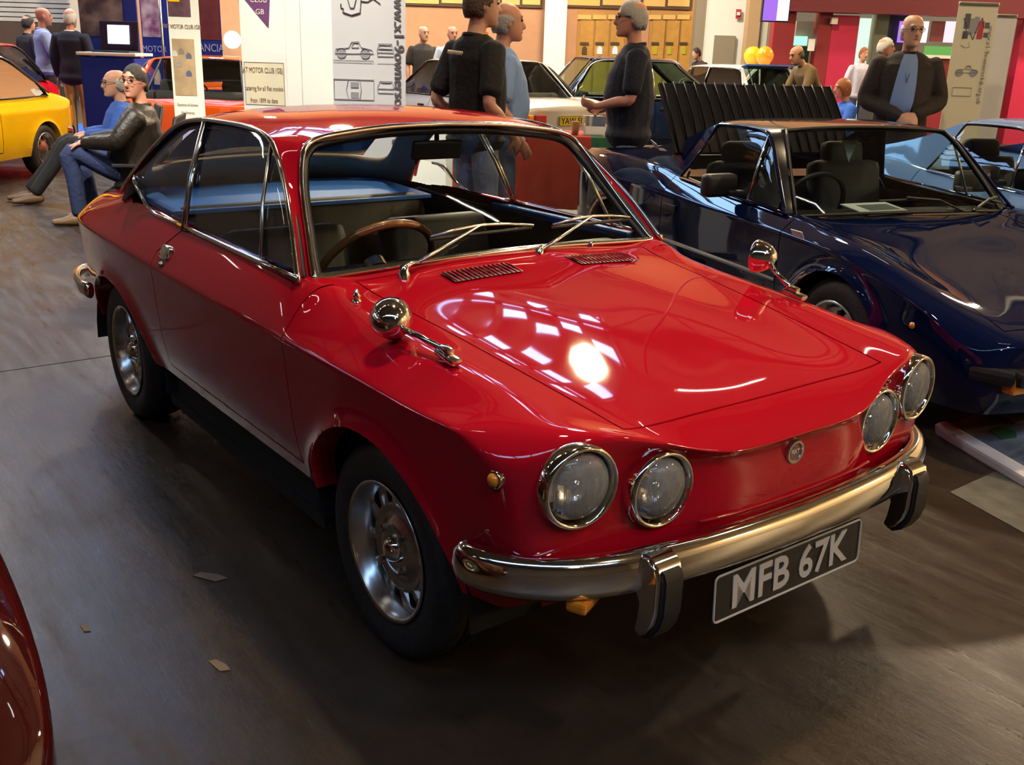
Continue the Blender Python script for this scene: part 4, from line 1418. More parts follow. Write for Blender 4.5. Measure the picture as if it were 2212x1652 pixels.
    t = MB(); t.sweep([sc2 + u2 * (.18 * cos(2 * pi * i / 28)) + Vector((0, .18 * sin(2 * pi * i / 28), 0)) for i in range(28)], .013, n=8, closed=True, up=Vector((1, 0, 0))); t.obj('steering_wheel', BLACK, car, True)
    for (y0, y1) in ((-.08, .42), (.38, .60)) if not hidden_detail else ():
        pass
    for (pv, tip, ba, bb) in (((-.43, .30, .772), (-.50, -.02, .83), (-.50, .10, .83), (-.50, -.18, .825)), ((-.45, -.02 + .40, .772), (-.52, .62 - .06, .82), (-.52, .40, .84), (-.525, .60, .80))):
        k = MB(); k.sweep([Vector(pv), Vector(pv).lerp(Vector(tip), .5) + Vector((.03, 0, .03)), Vector(tip) + Vector((.02, 0, .01))], .009, .006, n=6); k.sweep([Vector(ba) + Vector((.015, 0, 0)), Vector(bb) + Vector((.015, 0, 0))], .006, n=6); k.obj('wiper', BLACK, car)
    if lid_open:
        # raised engine lid: frame plate with upright ribs
        h0, h1 = Vector((-1.66, -.06, .93)), Vector((-1.93, -.06, 1.305))
        up2 = (h1 - h0); nn = Vector((up2.z, 0, -up2.x)).normalized()
        k = MB()
        HW = .60
        c = (h0 + h1) / 2
        M = frame_mat(c, (0, 1, 0), up2)
        k.box((0, 0, 0), (2 * HW, up2.length, .02), b=.006); lo = k.obj('engine_lid', mat('lid_black', (.003, .003, .005), .45, coat=.08, spec=.15), car)
        lo.data.transform(M)
        for i in range(18):
            y = -HW + .02 + i * (2 * HW - .04) / 17
            k = MB(); k.sweep([h0 + Vector((0, y, 0)) + nn * .012, c + Vector((0, y, 0)) + nn * .030, h1 + Vector((0, y, 0)) + nn * .020], .0035, .008, n=6, up=nn)
            k.obj('lid_rib', MATS['lid_black'], lo, True)
        k = MB(); k.sweep([(-1.75, -.5, .86), (-1.86, -.5, 1.10)], .008, n=6); k.obj('lid_stay', CHROME_DULL, car)
        k = MB(); k.box((-1.98, 0, .70), (.6, 1.05, .02)); k.box((-1.98, 0, .74), (.35, .5, .1), b=.02); k.obj('engine_bay', UNDER, car)
    return car

NAVY = mat('dark_navy_gloss_paint', (.002, .006, .036), .35, coat=1.0, spec=.0)
SKYB = mat('pale_blue_gloss_paint', (.16, .30, .62), .35, coat=1.0, spec=.0)
SGL = glass_mat('sports_glass', (.80, .88, .86), 1.0)
XP = (-.366, 2.593, radians(-17.3))
car_navy = sports_car(XP, NAVY, 'dark navy wedge sports car with raised ribbed engine lid beside the red coupe', True, SGL)
off_ = Matrix.Rotation(XP[2], 3, 'Z') @ Vector((-.22, 1.90, 0))
car_pale = sports_car((XP[0] + off_.x, XP[1] + off_.y, XP[2]), SKYB, 'pale blue wedge sports car beyond the dark navy one', False, SGL, roof_black=False)
# stickers, card and pennant in the navy car
lm = Matrix.Rotation(XP[2], 4, 'Z'); lm.translation = Vector((XP[0], XP[1], 0))
k = MB(); k.box((-.585, -.10, .772), (.20, .30, .004), (0, .12, .1)); cd = k.obj('show_card', mat('card_white', (.92, .92, .88), .5)); cd.matrix_world = lm
tag(cd, 'white printed show card lying on the navy sports car dashboard', 'card')
k = MB(); k.box((-.60, -.08, .7755), (.10, .20, .002), (0, .12, .1)); k.obj('card_photo', mat('card_photo_print', (.12, .16, .14), .5), cd)
k = MB(); k.prism([(-.06, 1.07), (.04, 1.07), (0, .955)], 'X', -.98, -.976); k.obj('pennant', mat('pale_pennant', (.55, .70, .62), .7), car_navy)
k = MB(); k.box((-.30, -.7495, .705), (.085, .003, .055), (.45, 0, 0)); k.obj('paper_sticker', WHITE, car_navy)
k = MB(); k.box((-1.95, -.640, .955), (.08, .003, .045), (.6, .25, 0)); k.obj('paper_sticker', WHITE, car_navy)
# ------------------------------------------------------------------ ordinary saloons, coupes and hatchbacks in the background
def saloon(name, label, r, d, a, paint, st, hw, gh, wheels, R_=.28, trim_m=CHROME, roof_paint=None, glass=None, plate_txt=None, spans=None, world_pose=None, tail='wide'):
    """st: stations (x, z centre, z edge, half width, z shoulder) nose to tail; gh: greenhouse numbers"""
    glass = glass or GLASS
    if world_pose: car = empty(name, world_pose[0], world_pose[1], label, 'car')
    else: car = empty(name, hall(r, d, 0), HALL_YAW + radians(a), label, 'car')
    rows = []
    sill = .24
    for i, (x, zc, ze, w, zs) in enumerate(st):
        e = i in (0, len(st) - 1)
        k = .93 if e else 1.0
        top = [(x, 0, zc), (x - (.01 if i == 0 else 0), w * .30, zc), (x - (.02 if i == 0 else 0), w * .62, zc * .4 + ze * .6), (x - (.04 if i == 0 else -.03 if e else 0), w * .86, ze)]
        xs_ = x - (.09 if i == 0 else -.07 if e else 0)
        side = [(xs_, w, zs)] + [(xs_, w * q, sill + (zs - sill) * t) for q, t in ((1.002, .72), (.998, .45), (.98, .2), (.945, 0))]
        rows.append(top + side)
    def endface(i, sg):
        x, zc, ze, w, zs = st[i]
        return [[(x + sg * (.012 - .05 * (q * q)) - (sg * .05 if t == 0 else 0), w * q, sill + (zs - sill) * t) for q in (0, .30, .62, .86)] for t in (.72, .45, .2, 0)]
    V, F, C = body_cage(rows, endface(0, 1), endface(-1, -1), crease_sh=.6, crease_nose=.55, crease_tail=.55)
    bm = cage_dense(V, F, C, 3)
    xa, xh, xrh, xc = gh['xa'], gh['xh'], gh['xrh'], gh['xc']
    zb, zr, yb, yt = gh['zb'], gh['zr'], gh['yb'], gh['yt']
    bmesh.ops.delete(bm, geom=[f for f in bm.faces if (lambda c: xc + .12 < c.x < xa - .06 and abs(c.y) < yb - .03 and c.z > zb - .12)(f.calc_center_median())], context='FACES')
    A = [(wheels[0], .285, .325, .30), (wheels[1], .285, .325, .30)]
    add_lips(cut_arches(bm, A, flare=.014, band=.25, depth=.07), paint, car)
    # doors
    drs = []
    xb = gh['xb']
    for s in (-1, 1):
        dd = split_panel(bm, [((xa + .05, 0, .5), (-1, 0, 0)), ((xb, 0, .5), (1, 0, 0)), ((0, 0, .32), (0, 0, 1))], lambda c, s=s: c.y * s > hw * .86 and xb - .2 < c.x < xa + .2 and .26 < c.z < zb + .02, .008)
        if len(dd.faces): drs.append(from_bm('door', dd, paint, car, True))
        else: dd.free()
    from_bm('body_shell', bm, paint, car, True)
    lin = mat('plain_cabin_lining', (.025, .024, .023), .85)
    def y_at(z): return yb + (yt - yb) * (z - zb) / (zr - zb)
    zt = zr - .055
    pil_ = []
    for t in (0, .33, .66, .88):
        z = zb - .02 + (zt - zb) * t
        pil_.append(((xa + (xh - xa) * t, y_at(z) - .045, z - .002), (xa - .01 + (xh - .05 - xa) * t, y_at(z), z)))
    def rw(x, z, dropc=0): return [(x, 0, z), (x, yt * .38, z - .004), (x, yt * .72, z - .016), (x, yt * .90, z - .032), (x - .0, yt * 1.0, z - .055)]
    rows_ = [[(xh + .03, 0, zr - .025), (xh + .025, yt * .38, zr - .028), (xh + .01, yt * .70, zr - .038), (xh, yt * .90, zr - .058), (xh - .07, yt, zr - .062)],
             rw(xh - .22, zr - .004), rw((xh + xrh) / 2, zr), rw(xrh + .12, zr - .008)]
    hd = rw(xrh, zr - .03); rows_.append(hd)
    zc_ = gh.get('zc', zb)
    for t in (.5, 1.0):
        z = (zr - .03) + (zc_ - .02 - zr + .03) * t
        x = xrh + (xc - xrh) * t
        yy = y_at(z)
        rows_.append([(x - .03, 0, z), (x - .028, yy * .38, z - .003), (x - .02, yy * .70, z - .01), (x, yy * .88, z - .018), (x + gh.get('cw', .10) * t + .02, yy, z - .022)])
    greenhouse(car, {'pil': pil_, 'rows': rows_, 'hole': (4, 5), 'wbase': (xa + .05, 0, zb + .01), 'trim': trim_m}, paint, glass, lin, 2, roof_paint)
    # rear glass
    g = []
    for i in range(5):
        t = i / 4
        z = (zr - .035) + (zc_ - zr + .03) * t; x = xrh + (xc - xrh) * t - .02
        g.append([(x + .025 * (j / 5) ** 2, j / 5 * y_at(z) * .72, z - .01 * (j / 5) ** 2) for j in range(-5, 6)])
    grid_patch(g, glass, 'rear_window', car)
    rim_ = [Vector(p) for p in g[0]] + [Vector(q[-1]) for q in g[1:]] + [Vector(p) for p in reversed(g[-1][:-1])] + [Vector(q[0]) for q in reversed(g[1:-1])]
    trim('rear_window_seal', rim_, .012, m=BLACK, n=6, parent=car, closed=True)
    rl = [(xa - .01, yb, zb)] + [(p[1][0], p[1][1], p[1][2]) for p in pil_[1:]] + [(xh - .09, yt, zr - .062), ((xh + xrh) / 2, yt, zr - .055), (xrh + .05, yt, zr - .075)]
    for t in (.5, .98):
        z = zr - .08 + (zc_ + .02 - zr + .08) * t; rl.append((xrh + (xc + gh.get('cw', .10) - xrh) * t, y_at(z), z))
    spans = spans or [(xa - .03, xa - .03, xb + .01, xb - .05), (xb - .04, xb - .10, xc + .16, xrh - (xrh - xc) * .55)]
    for s in (-1, 1):
        side_windows(car, rl, lambda x: Vector((x, yb, zb)), spans, glass, trim_m, s)
        trim('belt_trim', [(xa, (yb + .006) * s, zb), ((xa + xc) / 2, (yb + .006) * s, zb), (xc + .15, (yb + .006) * s, zb)], .008, m=trim_m, n=6, parent=car)
        for wx in wheels: pilot_wheel(car, wx, (hw - .10) * s, s, R_, .16, CHROME_DULL)
        if drs:
            k = MB(); k.box((xb + .12, (hw + .004) * s, zb - .13), (.13, .02, .028), b=.008); k.obj('door_handle', BLACK, drs[0 if s < 0 else len(drs) - 1])
        xf, xr_ = st[0][0], st[-1][0]
        k = MB(); k.lathe([(.08, -.03), (.082, .012), (.07, .016), (.066, .004), (.03, .012), (.001, .014)], 24, (xf - .02, st[0][3] * .68 * s, st[0][1] - .12), 'X'); k.obj('headlight', CHROME, car, True)
        tw = st[-1][3]
        zt_ = st[-1][4] - (.04 if tail == 'wide' else .10)
        hgt = .12 if tail == 'wide' else .20
        k = MB(); k.box((xr_ - .012, tw * .72 * s, zt_ - .05), (.03, tw * .22, hgt), b=.01); k.obj('tail_lamp', REDLENS, car)
        k = MB(); k.box((xr_ + .005, tw * .91 * s, zt_ - .05), (.04, tw * .12, hgt), (0, 0, .25 * s), b=.01); k.obj('rear_indicator', AMBER, car)
    for (x, sg, nm) in ((st[0][0] + .03, 1, 'bumper'), (st[-1][0] - .03, -1, 'rear_bumper')):
        w = st[0][3] if sg > 0 else st[-1][3]
        k = MB(); k.sweep([(x - sg * .28, -w * 1.03, .44), (x - sg * .08, -w * .98, .44), (x, -w * .8, .44), (x + sg * .03, 0, .44), (x, w * .8, .44), (x - sg * .08, w * .98, .44), (x - sg * .28, w * 1.03, .44)], .03, .055, n=10, power=.7)
        k.obj(nm, gh.get('bump', CHROME), car, True)
    if plate_txt:
        plate(car, frame_mat((st[-1][0] - .03, 0, st[-1][4] - .10), (0, -1, 0), (0, 0, 1)), .52, .112, plate_txt, mat('plate_yellow', (.75, .50, .01), .45), BLACK, .10)
    w_ = MB(); L0, L1 = st[0][0] - .2, st[-1][0] + .2
    w_.box(((L0 + L1) / 2, 0, .26), (L0 - L1, hw * 1.15, .06))
    add_wells(car, A, hw - .06, .36)
    w_.obj('underbody', UNDER, car, fix=False)
    t = MB()
    for s in (-1, 1): t.box(((xa + xc) / 2, (yb - .05) * s, zb - .22), (xa - xc - .2, .02, .40))
    t.box(((xa + xc) / 2, 0, .32), (xa - xc - .1, hw * 1.6, .03)); t.box((xc + .14, 0, zb - .2), (.25, yb * 1.8, .35)); t.box((xa - .02, 0, zb - .2), (.1, yb * 1.85, .36)); t.obj('cabin_lining', lin, car)
    sm = mat('grey_seat_cloth', (.06, .055, .05), .8)
    for s in (-1, 1):
        t = MB(); t.box((xa - .75, .33 * s * hw / .75, .46), (.48, .46, .14), b=.05); so = t.obj('front_seat', sm, car, True)
        t = MB(); t.box((xa - 1.0, .33 * s * hw / .75, zb - .10), (.12, .46, .52), (0, -.2, 0), b=.05); t.obj('seat_back', sm, so, True)
    t = MB(); t.box((xc + .38, 0, zb - .14), (.14, yb * 1.7, .42), (0, -.2, 0), b=.05); t.obj('rear_seat', sm, car, True)
    t = MB(); t.sweep([Vector((xa - .42, .33, zb - .04)) + Vector((.3, 0, .95)) * (.18 * cos(2 * pi * i / 20)) + Vector((0, .18 * sin(2 * pi * i / 20), 0)) for i in range(20)], .013, n=6, closed=True, up=Vector((1, 0, 0))); t.obj('steering_wheel', BLACK, car, True)
    return car

def stations(xf, xr, zn, zh, zb, zd, ztl, hw, xa, xc, zs=.70):
    return [(xf, zn, zn - .01, hw * .90, zn - .06), (xf - .22, zn + (zh - zn) * .35, zn + (zh - zn) * .3, hw * .97, zs - .03), (xf - .60, zn + (zh - zn) * .65, zn + (zh - zn) * .6, hw, zs),
            (xa + .10, zh, zh - .012, hw, zs), (xa - .10, zb, zb - .004, hw, zs), ((xa + xc) / 2, zb, zb - .004, hw, zs), (xc + .25, zb, zb - .004, hw, zs), (xc - .05, zd + .005, zd - .008, hw * .99, zs),
            ((xc + xr) / 2 - .03, zd, zd - .012, hw * .97, zs), (xr, ztl, ztl - .015, hw * .92, ztl - .06)]
def paintm(n, c): return mat(n, c, .4, coat=1.0, spec=0.0)
SILV = mat('silver_metallic_paint', (.52, .50, .47), .38, .35, coat=1.0, spec=.3)
silver_car = saloon('saloon_car', 'silver saloon with yellow rear number plate behind the flag-draped table', -1.42, 14.85, 128, SILV,
    stations(.75, -3.35, .72, .86, .90, .92, .86, .80, -.45, -2.55), .80, dict(xa=-.45, xh=-1.00, xrh=-2.10, xc=-2.62, xb=-1.35, zb=.90, zr=1.37, yb=.73, yt=.58, zc=.93), (0, -2.45), plate_txt='YAW 507X', trim_m=BLACK)
blue_car = saloon('hatchback_car', 'dark blue hatchback parked between the silver saloon and the white car', 3.12, 15.75, 12, paintm('midnight_blue_paint', (.006, .018, .06)),
    stations(.72, -2.95, .68, .84, .88, .88, .84, .79, -.42, -2.50), .79, dict(xa=-.42, xh=-1.05, xrh=-2.30, xc=-2.75, xb=-1.40, zb=.88, zr=1.435, yb=.72, yt=.58), (0, -2.35), trim_m=CHROME_DULL, glass=glass_mat('green_tint_glass', (.55, .78, .70)))
white_car = saloon('small_hatchback', 'small white hatchback with blue roof edge behind the raised engine lid', 3.10, 19.5, 120, paintm('white_gloss_paint', (.75, .74, .70)),
    stations(.50, -2.52, .70, .84, .88, .86, .84, .70, -.32, -2.25, .66), .70, dict(xa=-.32, xh=-.72, xrh=-2.05, xc=-2.36, xb=-1.20, zb=.88, zr=1.36, yb=.64, yt=.56), (0, -2.03), R_=.26, trim_m=CHROME_DULL, glass=glass_mat('green_tint_glass', (.55, .78, .70)), tail='tall')
k = MB(); k.box((-2.08, 0, 1.345), (.16, 1.06, .030), (0, .25, 0), b=.012); k.obj('roof_spoiler', paintm('mid_blue_paint', (.03, .12, .45)), white_car)
orange_car = saloon('orange_coupe', 'bright orange car behind the left club banner', -3.72, 13.35, 97, paintm('orange_gloss_paint', (.80, .10, .008)),
    stations(.72, -2.95, .68, .84, .88, .88, .84, .78, -.42, -2.45), .78, dict(xa=-.42, xh=-1.0, xrh=-2.05, xc=-2.60, xb=-1.40, zb=.88, zr=1.31, yb=.71, yt=.56), (0, -2.3), trim_m=BLACK, tail='wide')
YEL = paintm('yellow_gloss_paint', (.85, .50, .006))
yellow_car = saloon('yellow_coupe', 'bright yellow coupe at the left edge beside the seated men', -6.08, 8.95, -94, YEL,
    stations(.74, -3.0, .66, .80, .84, .86, .82, .78, -.42, -2.40), .78, dict(xa=-.42, xh=-.98, xrh=-2.0, xc=-2.62, xb=-1.40, zb=.84, zr=1.30, yb=.71, yt=.56), (0, -2.25), trim_m=BLACK, tail='tall')
red_far = saloon('red_hatchback', 'red hatchback just visible beyond the yellow coupe', -7.45, 12.0, -94, paintm('signal_red_paint', (.55, .01, .02)),
    stations(.70, -2.8, .68, .84, .88, .88, .84, .77, -.42, -2.40), .77, dict(xa=-.42, xh=-1.0, xrh=-2.1, xc=-2.60, xb=-1.40, zb=.88, zr=1.38, yb=.70, yt=.56), (0, -2.3), trim_m=BLACK)
maroon_car = saloon('maroon_saloon', 'dark maroon car whose wing shows at the bottom left corner', 0, 0, 0, paintm('maroon_gloss_paint', (.035, .004, .004)),
    stations(.78, -3.1, .70, .86, .90, .90, .86, .79, -.42, -2.55, .72), .79, dict(xa=-.42, xh=-1.0, xrh=-2.1, xc=-2.60, xb=-1.40, zb=.90, zr=1.36, yb=.72, yt=.58), (0, -2.4), world_pose=((.22, -2.36, 0), 0))
# ================================================================== far wall fittings
def zrow(u, v, d): return at(u, v, d).z
DW = D_WALL - .02
FRB = mat('brown_window_frame', (.10, .055, .03), .6)
YPANE = mat('yellow_lit_panel', (.80, .52, .16), .6)
WOOD = mat('honey_wood_door', (.62, .33, .07), .45, noise=(6, .15))
PLATE = mat('dark_push_plate', (.09, .06, .03), .4)
n_ = 0
for (u0, u1) in ((520, 700), (872, 1030), (1085, 1168), (1226, 1375), (1392, 1492)):
    n_ += 1
    fr_ = hbox('window_%d' % n_, u0 - 5, -60, u1 + 5, 14 + (u0 - 900) * .012, DW - .05, .07, FRB); fr_['kind'] = 'structure'
    for (a, b) in ((u0, (u0 + u1) / 2 - 3), ((u0 + u1) / 2 + 3, u1)):
        hbox('window_pane', a, -56, b, 8 + (u0 - 900) * .012, DW - .07, .03, YPANE, fr_)
WHITEP = mat('white_column_paint', (.80, .80, .77), .6)
hbox('pillar_white', 1175, -220, 1222, 400, 25.5, .5, WHITEP, zmin=0).__setitem__('kind', 'structure')
n_ = 0
for (u0, u1, glow) in ((1246, 1345, 'w'), (1400, 1492, 'y')):
    n_ += 1
    dr = hbox('door_%d' % n_, u0 - 4, 26, u1 + 4, 300, DW - .10, .12, mat('door_surround_tan', (.50, .27, .08), .6), zmin=0); dr['kind'] = 'structure'
    c = 3 if n_ == 1 else 3
    w_ = (u1 - u0) / c
    for i in range(c):
        a = u0 + i * w_ + 2; b = a + w_ - 4
        lf = hbox('door_leaf', a, 46, b, 300, DW - .16, .05, WOOD, dr, zmin=.02)
        hbox('door_top_light', a, 32, b, 42, DW - .16, .05, YPANE, dr)
        hbox('push_plate', a + 5, 91, b - 5, 97, DW - .19, .03, PLATE, lf)
        c3, ww, hh = hrect(a + 9, 101, b - 9, 117, DW - .18)
        k = MB(); rr_ = ww / 2
        pl = [(-rr_, -hh / 2), (rr_, -hh / 2)] + [(rr_ * cos(t * pi / 8), hh * .1 + hh * .5 * sin(t * pi / 8)) for t in range(9)]
        k.prism(pl, 'Z', -.01, .01)
        o = k.obj('arched_vision_panel', emit_mat('door_window_' + glow, (1, .98, .9) if glow == 'w' else (1, .75, .05), 1.3 if glow == 'w' else .8) if i != 0 or glow == 'y' else PLATE, lf)
        o.data.transform(frame_mat(c3, RGT, (0, 0, 1)))
hbox('pillar_grey', 1498, -200, 1524, 400, 26.0, .4, mat('grey_pillar_paint', (.33, .29, .22), .7), zmin=0)['kind'] = 'structure'
hbox('wall_lobby', 1524, -200, 1612, 400, 25.0, .3, mat('white_lobby_wall', (.85, .88, .84), .7), zmin=0)['kind'] = 'structure'
hbox('trim_lobby_recess', 1530, 80, 1574, 400, 24.9, .08, mat('grey_olive_panel', (.28, .25, .18), .7), zmin=0)['kind'] = 'structure'
sg = hbox('fire_notice', 1590, 20, 1601, 40, 24.9, .03, mat('notice_red', (.5, .04, .05), .5)); tag(sg, 'small red fire notice on the white lobby wall', 'sign')
hbox('notice_text_panel', 1592, 26, 1599, 33, 24.86, .02, WHITE, sg)
hbox('pillar_tan', 1611, -200, 1637, 400, 24.0, .4, mat('tan_pillar_paint', (.52, .36, .20), .7), zmin=0)['kind'] = 'structure'
hbox('wall_lobby_end', 1637, -200, 1656, 400, 25.5, .2, mat('white_lobby_wall', (.85, .88, .84), .7), zmin=0)['kind'] = 'structure'
# roller shutter at the far left
sh = hbox('door_3', -80, -120, 192, 52, 26.5, .05, mat('shutter_frame_grey', (.4, .38, .34), .6)); sh['kind'] = 'structure'
z0, z1 = zrow(60, 48, 26.4), zrow(60, -100, 26.4)
for i in range(14):
    c, w_, h_ = hrect(-80, 0, 180, 10, 26.4)
    zz = z0 + (z1 - z0) * (i + .5) / 14
    k = MB(); k.box((c.x, c.y, zz), (w_, .06, (z1 - z0) / 14 - .02), HM, .01); k.obj('shutter_slat', mat('shutter_cream', (.72, .70, .64), .5), sh)
hbox('wall_dark_corner', -120, 52, 205, 400, 26.3, .2, mat('brown_dado', (.13, .085, .06), .7), zmin=0)['kind'] = 'structure'
hbox('pillar_pale', 160, -200, 182, 400, 25.5, .3, CREAM, zmin=0)['kind'] = 'structure'

# ================================================================== refreshment kiosk on the right
MAR = mat('maroon_fascia', (.14, .015, .022), .6); PINK = mat('crimson_wall', (.62, .02, .09), .5); DRK = mat('kiosk_dark', (.035, .03, .03), .6)
KD = 20.5
ki = empty('refreshment_kiosk', hall(6.5, KD, 0), HALL_YAW, 'crimson refreshment kiosk with maroon fascia and lit menu screens', 'kiosk')
kinv = ki.matrix_basis.inverted() if False else (Matrix.Translation(ki.location) @ Matrix.Rotation(HALL_YAW, 4, 'Z')).inverted()
def kbox(name, *a, **kw):
    par = kw.pop('par', ki)
    o = hbox(name, *a, **kw)
    o.data.transform(kinv); o.parent = par
    return o
kbox('fascia', 1700, -160, 2400, 36, KD - .3, .4, MAR)
kbox('back_wall', 1655, -160, 2400, 420, KD + 2.2, .2, mat('kiosk_back_grey', (.16, .15, .13), .7), zmin=0)
kbox('wall_panel', 1655, 15, 1700, 420, KD, .3, mat('dark_red_wall', (.28, .02, .03), .5), zmin=0)
dd_ = kbox('side_door', 1700, 50, 1746, 420, KD + .6, .1, mat('beige_door_frame', (.40, .36, .26), .6), zmin=0)
kbox('lit_fanlight', 1706, 78, 1744, 98, KD + .5, .05, emit_mat('green_white_glow', (.45, 1, .8), 1.6), par=dd_)
kbox('dark_glass', 1706, 100, 1744, 150, KD + .5, .05, mat('dark_green_glass', (.02, .06, .04), .1), par=dd_)
kbox('wall_panel', 1748, 30, 1776, 420, KD, .3, mat('dark_red_wall', (.28, .02, .03), .5), zmin=0)
kbox('notice', 1746, 84, 1760, 110, KD - .1, .03, WHITE)
kbox('wall_panel', 1776, 38, 1832, 420, KD, .3, PINK, zmin=0)
kbox('wall_lamp', 1797, 38, 1810, 52, KD - .15, .12, WHITE)
kbox('lit_doorway', 1836, 44, 1868, 420, KD + .6, .1, emit_mat('pale_green_glow', (.75, 1, .82), 1.5), zmin=.3)
kbox('wall_panel', 1869, 30, 1896, 420, KD + .2, .3, mat('sage_wall', (.22, .26, .20), .7), zmin=0)
kbox('dark_opening', 1896, 34, 1942, 420, KD + .4, .2, DRK, zmin=0)
for (u0, u1, c, s_) in ((1942, 1962, (.45, .2, 1), 1.6), (1984, 2004, (.9, .85, 1), 2.2), (2042, 2062, (1, .7, .85), 1.8)):
    kbox('menu_screen', u0, 46, u1, 92, KD + .2, .05, emit_mat('screen_glow_%d' % u0, c, s_))
kbox('poster_board', 2012, 46, 2040, 90, KD + .2, .05, mat('poster_maroon', (.25, .05, .06), .5))
kbox('counter_splash', 2000, 100, 2062, 122, KD + .8, .1, emit_mat('lime_lit_panel', (.35, .9, .2), .7))
kbox('counter', 1990, 126, 2120, 420, KD - .4, .5, mat('counter_red', (.32, .02, .04), .4), zmin=0)
kbox('counter_top', 1985, 120, 2125, 127, KD - .5, .7, WHITE)
kbox('wall_panel', 2062, 36, 2110, 420, KD + .1, .2, mat('lilac_panel', (.45, .38, .55), .6), zmin=0)
kbox('wall_panel', 2180, 36, 2400, 420, KD, .3, PINK, zmin=0)
tv = hbox('hanging_screen', 1648, -40, 1708, 48, 15.0, .08, BLACK); tag(tv, 'hanging display screen showing a purple and white picture', 'screen')
hbox('screen_picture', 1651, -36, 1681, 45, 14.98, .01, emit_mat('screen_purple', (.42, .18, .85), 1.5), tv); hbox('screen_picture', 1681, -36, 1706, 45, 14.98, .01, emit_mat('screen_white', (.95, .9, 1), 2.6), tv)
k = MB(); p_ = at(1678, -40, 15.04); k.sweep([p_, (p_.x, p_.y, HC - .1)], .03, n=8); k.obj('hanging_pole', BLACK, tv)
# balloons
for (u, c, lb) in ((1626, (.95, .55, .01), 'yellow balloon, the paler one of two above the white hatchback'), (1652, (.95, .36, .01), 'orange balloon, the deeper one of two above the white hatchback')):
    p = at(u, 120, 18.5 if u == 1626 else 18.2)
    e = empty('balloon', p, 0, lb, 'balloon')
    R_ = .155
    k = MB(); k.lathe([(.001, R_), (R_ * .45, R_ * .90), (R_ * .8, R_ * .62), (R_, R_ * .1), (R_ * .93, -R_ * .4), (R_ * .65, -R_ * .85), (R_ * .25, -R_ * 1.12), (.012, -R_ * 1.22), (.025, -R_ * 1.3), (.001, -R_ * 1.28)], 24)
    k.obj('balloon_skin', mat('balloon_%d' % u, c, .25, coat=.5), e, True)
    k = MB(); k.sweep([(0, 0, -R_ * 1.25), (.01, .01, -.22), (0, 0, -.26)], .003, n=5); k.obj('balloon_string', WHITE, e)
# round white light
k = MB(); k.lathe([(.001, 0), (.19, 0), (.21, .02), (.21, .08), (.001, .08)], 28); o = k.obj('round_light', emit_mat('white_round_glow', (1, 1, .97), 3.5)); o.data.transform(frame_mat(at(503, 86, 26.4), RGT, (0, 0, 1))); tag(o, 'round white wall light between the club banners', 'wall light')

# ================================================================== banners
def banner(name, label, u0, u1, vtop, d, m, yaw=0.0, lean=0.0, foot=True, u_ref_v=120):
    """roll-up banner: sheet standing on its floor cassette; local x across, z up, facing -y"""
    c, w, h = hrect(u0, vtop, u1, u_ref_v, d)
    e = empty(name, (c.x, c.y, 0), HALL_YAW + yaw, label, 'banner')
    zt = zrow((u0 + u1) / 2, vtop, d)
    k = MB(); k.box((0, 0, (zt + .06) / 2), (w / cos(yaw), .004, zt - .06), (lean, 0, 0)); k.obj('printed_sheet', m, e)
    k = MB(); k.box((0, 0, .035), (w / cos(yaw) + .06, .16, .07), b=.02); k.obj('floor_cassette', CHROME_DULL, e)
    k = MB(); k.box((0, 0, zt), (w / cos(yaw), .03, .03), b=.008); k.obj('top_rail', CHROME_DULL, e)
    k = MB(); k.sweep([(0, .03, .05), (0, .02, zt)], .01, n=6); k.obj('support_pole', CHROME_DULL, e)
    e['w'] = w / cos(yaw)
    def U(u): return (u - (u0 + u1) / 2) / (u1 - u0) * w / cos(yaw)
    def Z(v): return zrow((u0 + u1) / 2, v, d)
    return e, U, Z
def bprint(e, x0, x1, z0, z1, m, name='printed_panel', y=-.0045):
    k = MB(); k.box(((x0 + x1) / 2, y, (z0 + z1) / 2), (abs(x1 - x0), .003, abs(z1 - z0))); return k.obj(name, m, e)
def btext(e, s, x, z, size, m, rot=0, sx=1.0, bold=0.0, y=-.007):
    M = Matrix.Translation((x, y, z)) @ Matrix.Rotation(pi / 2, 4, 'X') @ Matrix.Rotation(rot, 4, 'Z')
    return text_mesh('printed_text', s, size, m, e, M, .0008, bold, sx=sx)
IVORY = mat('ivory_vinyl', (.80, .78, .66), .5); WVIN = mat('white_vinyl', (.86, .87, .82), .5); GVIN = mat('pale_grey_vinyl', (.66, .66, .68), .5)
INK = mat('brown_ink', (.28, .17, .12), .6); PURP = mat('purple_ink', (.16, .05, .16), .6); GREYI = mat('grey_ink', (.30, .30, .33), .6); DGREY = mat('dark_ink', (.10, .10, .11), .6)
# club banner one, with photographs
e, U, Z = banner('club_banner', 'narrow ivory club banner with a photograph of a car rally, nearest the seated men', 362, 430, -60, 9.2, IVORY)
bprint(e, U(364), U(412), Z(-55), Z(36), mat('photo_maroon', (.16, .06, .08), .5, noise=(9, .6)), 'printed_photo')
bprint(e, U(366), U(390), Z(-8), Z(4), YEL, 'printed_photo', -.007)
btext(e, 'FIAT MOTOR CLUB (GB)', U(391), Z(58), .05, INK, sx=.62)
pho = bprint(e, U(367), U(415), Z(84), Z(206), mat('photo_sepia', (.52, .36, .20), .5, noise=(5, .35)), 'printed_photo')
for (u, v, c) in ((372, 118, (.6, .58, .5)), (386, 112, (.25, .2, .15)), (402, 122, (.12, .14, .2)), (380, 140, (.35, .3, .25)), (400, 160, (.10, .12, .22))):
    k = MB(); k.box((U(u), -.0075, Z(v)), (.05, .002, .035), b=.0009); k.box((U(u), -.0075, Z(v) + .022), (.028, .002, .018)); k.obj('pictured_car', mat('pictured_%d' % u, c, .5), e)
